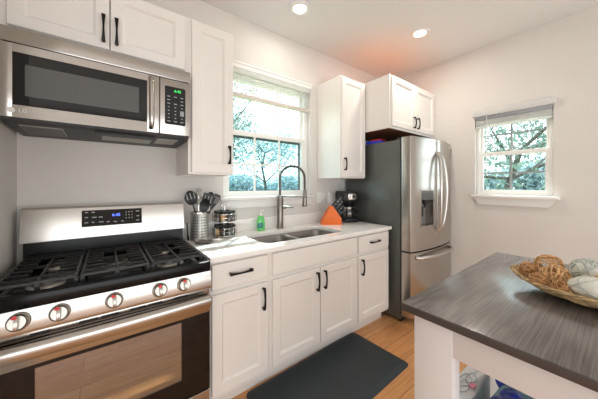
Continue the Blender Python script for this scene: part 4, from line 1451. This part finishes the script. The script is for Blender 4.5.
# ------------------------------------------------------------------ island
def island():
    t = thing('kitchen_island', 'white kitchen island with grey wood grain laminate top and open shelf', 'kitchen island', (.86, -1.95, 0))
    x0, x1, y0, y1 = .345, 1.378, -2.36, -1.545
    top = MB()
    top.box(x0, x1, y0, y1, .8955, .914, .0015)
    tp = obj('top', top, M['laminate'], t)
    eb = MB()
    eb.box(x0 - .001, x0 + .012, y0, y1, .889, .912, .001).box(x1 - .012, x1 + .001, y0, y1, .889, .912, .001)
    eb.box(x0, x1, y1 - .012, y1 + .001, .889, .912, .001).box(x0, x1, y0 - .001, y0 + .012, .889, .912, .001)
    obj('edge_band', eb, M['laminate_edge'], tp)
    a0, a1, b0, b1 = .378, 1.345, -2.33, -1.572
    for x in (a0, a1 - .055):
        for yy, w_ in ((b1 - .118, .118), (b0, .118)):
            obj('leg', MB().box(x, x + .055, yy, yy + w_, 0, .889, .003), M['islandpaint'], t)
    for xa in (a0 + .002, a1 - .022):
        obj('apron_rail', MB().box(xa, xa + .02, b0 + .118, b1 - .118, .790, .889, .002), M['islandpaint'], t)
    for ya in (b1 - .022, b0 + .002):
        obj('side_rail', MB().box(a0 + .055, a1 - .055, ya, ya + .02, .80, .889, .002), M['islandpaint'], t)
    obj('shelf', MB().box(a0 + .012, a1 - .012, b0 + .01, b1 - .01, .30, .322, .002), M['islandpaint'], t)
    return t
island()

def bag(name, label, cat, c, sx, sy, h, m, seed, amp=.02, n=22, flat=False):
    rnd = random.Random(seed)
    ph = [(rnd.uniform(0, 6.3), rnd.randint(2, 7), rnd.uniform(.4, 1)) for _ in range(6)]
    t = thing(name, label, cat, c)
    rings = []
    rows = ((.9, 0), (1.0, .12), (1.02, .35), (.96, .6), (.84, .8), (.66, .93), (.4, .99), (.12, 1.0))
    if flat: rows = ((.97, 0), (1.0, .1), (1.0, .5), (1.0, .85), (.985, .95), (.94, .99), (.5, 1.0), (.12, 1.0))
    for ri, (q, z) in enumerate(rows):
        ring = []
        for j in range(n * 2):
            a = 2 * pi * j / (n * 2)
            sq = (abs(cos(a)) ** 4 + abs(sin(a)) ** 4) ** -.25
            w_ = sum(k[2] * sin(k[1] * a + k[0] + ri * .9) for k in ph) * amp * (.4 if ri == 0 else 1)
            zz = z * h + (sum(k[2] * cos(k[1] * a + k[0] * 2 + ri) for k in ph) * amp * .7 if 0 < ri < 7 else 0)
            ring.append(((sx * q * sq + w_) * cos(a), (sy * q * sq + w_) * sin(a), max(0, zz)))
        rings.append(ring)
    obj('bag_body', MB().loft(rings), m, t, local=True, angle=1.2)
    return t
zs = .3225
t = bag('plastic_bag', 'white printed plastic bag on the island shelf nearest the leg', 'bag', (.655, -1.636, zs), .185, .036, .23, M['bagwhite'], 3, .002, flat=True)
# grey looping line print and a pink patch on its top
pz = zs + .232
sc = MB()
for k, (qx, qy, r_) in enumerate(((.0, .02, .045), (.03, -.01, .035), (-.04, .0, .04))):
    sc.tube([(qx + r_ * cos(a) * (1 + .2 * sin(3 * a)), qy * .4 + r_ * .42 * sin(a), .2315 + .001 * k) for a in [2 * pi * i / 24 for i in range(24)]], .0012, 5, closed=True)
obj('line_print', sc, M['greyprint'], t, local=True)
obj('pink_patch', MB().box(-.02, .008, -.028, -.010, .2300, .2325), M['pinkprint'], t, local=True)
t = bag('plastic_bag', 'crumpled blue and clear plastic bag beside the white bag on the shelf', 'bag', (.69, -1.775, zs), .20, .085, .25, M['bagteal'], 8, .010)
mb = MB()
rnd = random.Random(4)
for k in range(4):
    cxk, cyk = rnd.uniform(-.10, .10), rnd.uniform(.0, .05)
    mb.sphere((cxk, cyk, .235), .05, 12, 8, (1.2, .8, .6))
obj('blue_wrapping', mb, M['bagblue'], t, local=True)

# ------------------------------------------------------------------ decorative basket and balls
ZI = .9142
bc = (.872, -1.975)
def ell(s, k, z):
    # pointed oval: long axis along Y
    ax_, ay_ = .160 * s, .250 * s
    pts = []
    for i in range(k):
        a = 2 * pi * i / k
        x = ax_ * cos(a) * (abs(cos(a)) ** .15)
        y = ay_ * sin(a)
        lift = .016 * (abs(sin(a)) ** 6) * s * s
        pts.append((bc[0] + x, bc[1] + y, ZI + z + lift))
    return pts
t = thing('wicker_basket', 'shallow oval woven reed basket on the island top', 'basket', (bc[0], bc[1], ZI))
rows = [(.42, .003), (.55, .005), (.66, .009), (.76, .014), (.84, .020), (.90, .027), (.95, .034), (.985, .040)]
sh = MB().loft([ell(s, 60, z + .003) for s, z in rows] + [ell(s - .03, 60, z + .0075) for s, z in rows[::-1]], True, True)
obj('woven_bowl', sh, M['basket'], t)
cl = MB()
for s, z in rows:
    pts = ell(s, 90, z + .003)
    pts = [(x, y, zz + .0022 * sin(i * pi / 3)) for i, (x, y, zz) in enumerate(pts)]
    cl.tube(pts, .0034, 6, closed=True)
obj('reed_coils', cl, M['basket'], t)
rm = MB()
base = ell(1.0, 120, .045)
for ph in (0, 2 * pi / 3, 4 * pi / 3):
    pts = []
    for i, (x, y, z) in enumerate(base):
        a = i * 2 * pi / 10 + ph
        d = Vector((x - bc[0], y - bc[1], 0)).normalized()
        pts.append(Vector((x, y, z)) + d * .0045 * cos(a) + Vector((0, 0, .0045 * sin(a))))
    rm.tube(pts, .0036, 6, closed=True)
obj('braided_rim', rm, M['basket'], t)

def vine_ball(label, c, r, m, seed, loops=15):
    rnd = random.Random(seed)
    mb = MB()
    for k in range(loops):
        ax_ = Vector((rnd.gauss(0, 1), rnd.gauss(0, 1), rnd.gauss(0, 1))).normalized()
        u_ = ax_.orthogonal().normalized()
        v_ = ax_.cross(u_)
        off = rnd.uniform(-.55, .55)
        rr_ = r * sqrt(1 - off * off) * rnd.uniform(.9, 1.0)
        ph = rnd.uniform(0, 6)
        pts = []
        for i in range(20):
            a = 2 * pi * i / 20
            wob = 1 + .06 * sin(3 * a + ph)
            pts.append(Vector(c) + ax_ * (r * off * .95 + r * .08 * sin(2 * a + ph)) + (u_ * cos(a) + v_ * sin(a)) * rr_ * wob)
        mb.tube(pts, r * .048 * rnd.uniform(.7, 1.3), 5, closed=True)
    o = obj('vine_ball', mb, m)
    return tag(o, label, 'decorative ball', 'vine balls in the basket')
def sit(c, r):
    return c
vine_ball('large brown vine ball at the back of the basket', (.942, -1.822, .988), .044, M['vine'], 1, 18)
vine_ball('mid sized brown vine ball in the middle of the basket front', (.832, -1.852, .978), .042, M['vine'], 2, 17)
vine_ball('small brown vine ball nearest the pointed end of the basket', (.850, -1.778, .980), .030, M['vine_dark'], 3)
vine_ball('small brown vine ball against the near rim, left of centre', (.778, -1.815, .970), .026, M['vine_dark'], 4)
vine_ball('smallest brown vine ball beside the white pod at the near rim', (.763, -1.872, .966), .022, M['vine_dark'], 5)
vine_ball('tan vine ball wedged between the two white balls', (.858, -1.968, .985), .030, M['vine'], 6)

def pod(name, label, c, r, sc, seed, strips):
    rnd = random.Random(seed)
    t = thing(name, label, 'decorative ball', (c[0], c[1], c[2] - r * sc[2]), 0)
    n, m_ = 32, 18
    rings = []
    for i in range(m_ + 1):
        th = pi * (i + .02) / (m_ + .04)
        ring = []
        for j in range(n):
            a = 2 * pi * j / n
            k = 1 + .035 * sin(5 * a + 4 * th) * sin(th) + .02 * sin(9 * a - 6 * th)
            ring.append((r * sc[0] * k * cos(th), r * sc[1] * k * sin(th) * cos(a), r * sc[2] * (1 + k * sin(th) * sin(a))))
        rings.append(ring)
    obj('core', MB().loft(rings), M['whitepod'], t, local=True, angle=1.4)
    sp = MB()
    for k in range(strips):
        ax_ = Vector((rnd.gauss(0, 1), rnd.gauss(0, 1), rnd.gauss(0, 1))).normalized()
        u_ = ax_.orthogonal().normalized()
        v_ = ax_.cross(u_)
        off = rnd.uniform(-.6, .6)
        q = sqrt(1 - off * off)
        pts = []
        for i in range(24):
            a = 2 * pi * i / 24
            p = ax_ * off + (u_ * cos(a) + v_ * sin(a)) * q
            pts.append((p.x * r * sc[0] * 1.03, p.y * r * sc[1] * 1.03, r * sc[2] + p.z * r * sc[2] * 1.03))
        sp.tube(pts, r * .045, 5, closed=True)
    obj('wrapped_strips', sp, M['greypod'], t, local=True)
pod('woven_ball', 'round white and grey strip wrapped ball behind the white pod', (.930, -1.925, .992), .050, (1, 1, .95), 9, 16)
pod('seed_pod', 'smooth off-white egg shaped pod resting on the near basket rim', (.785, -1.940, .976), .042, (.9, 1.25, .9), 12, 3)
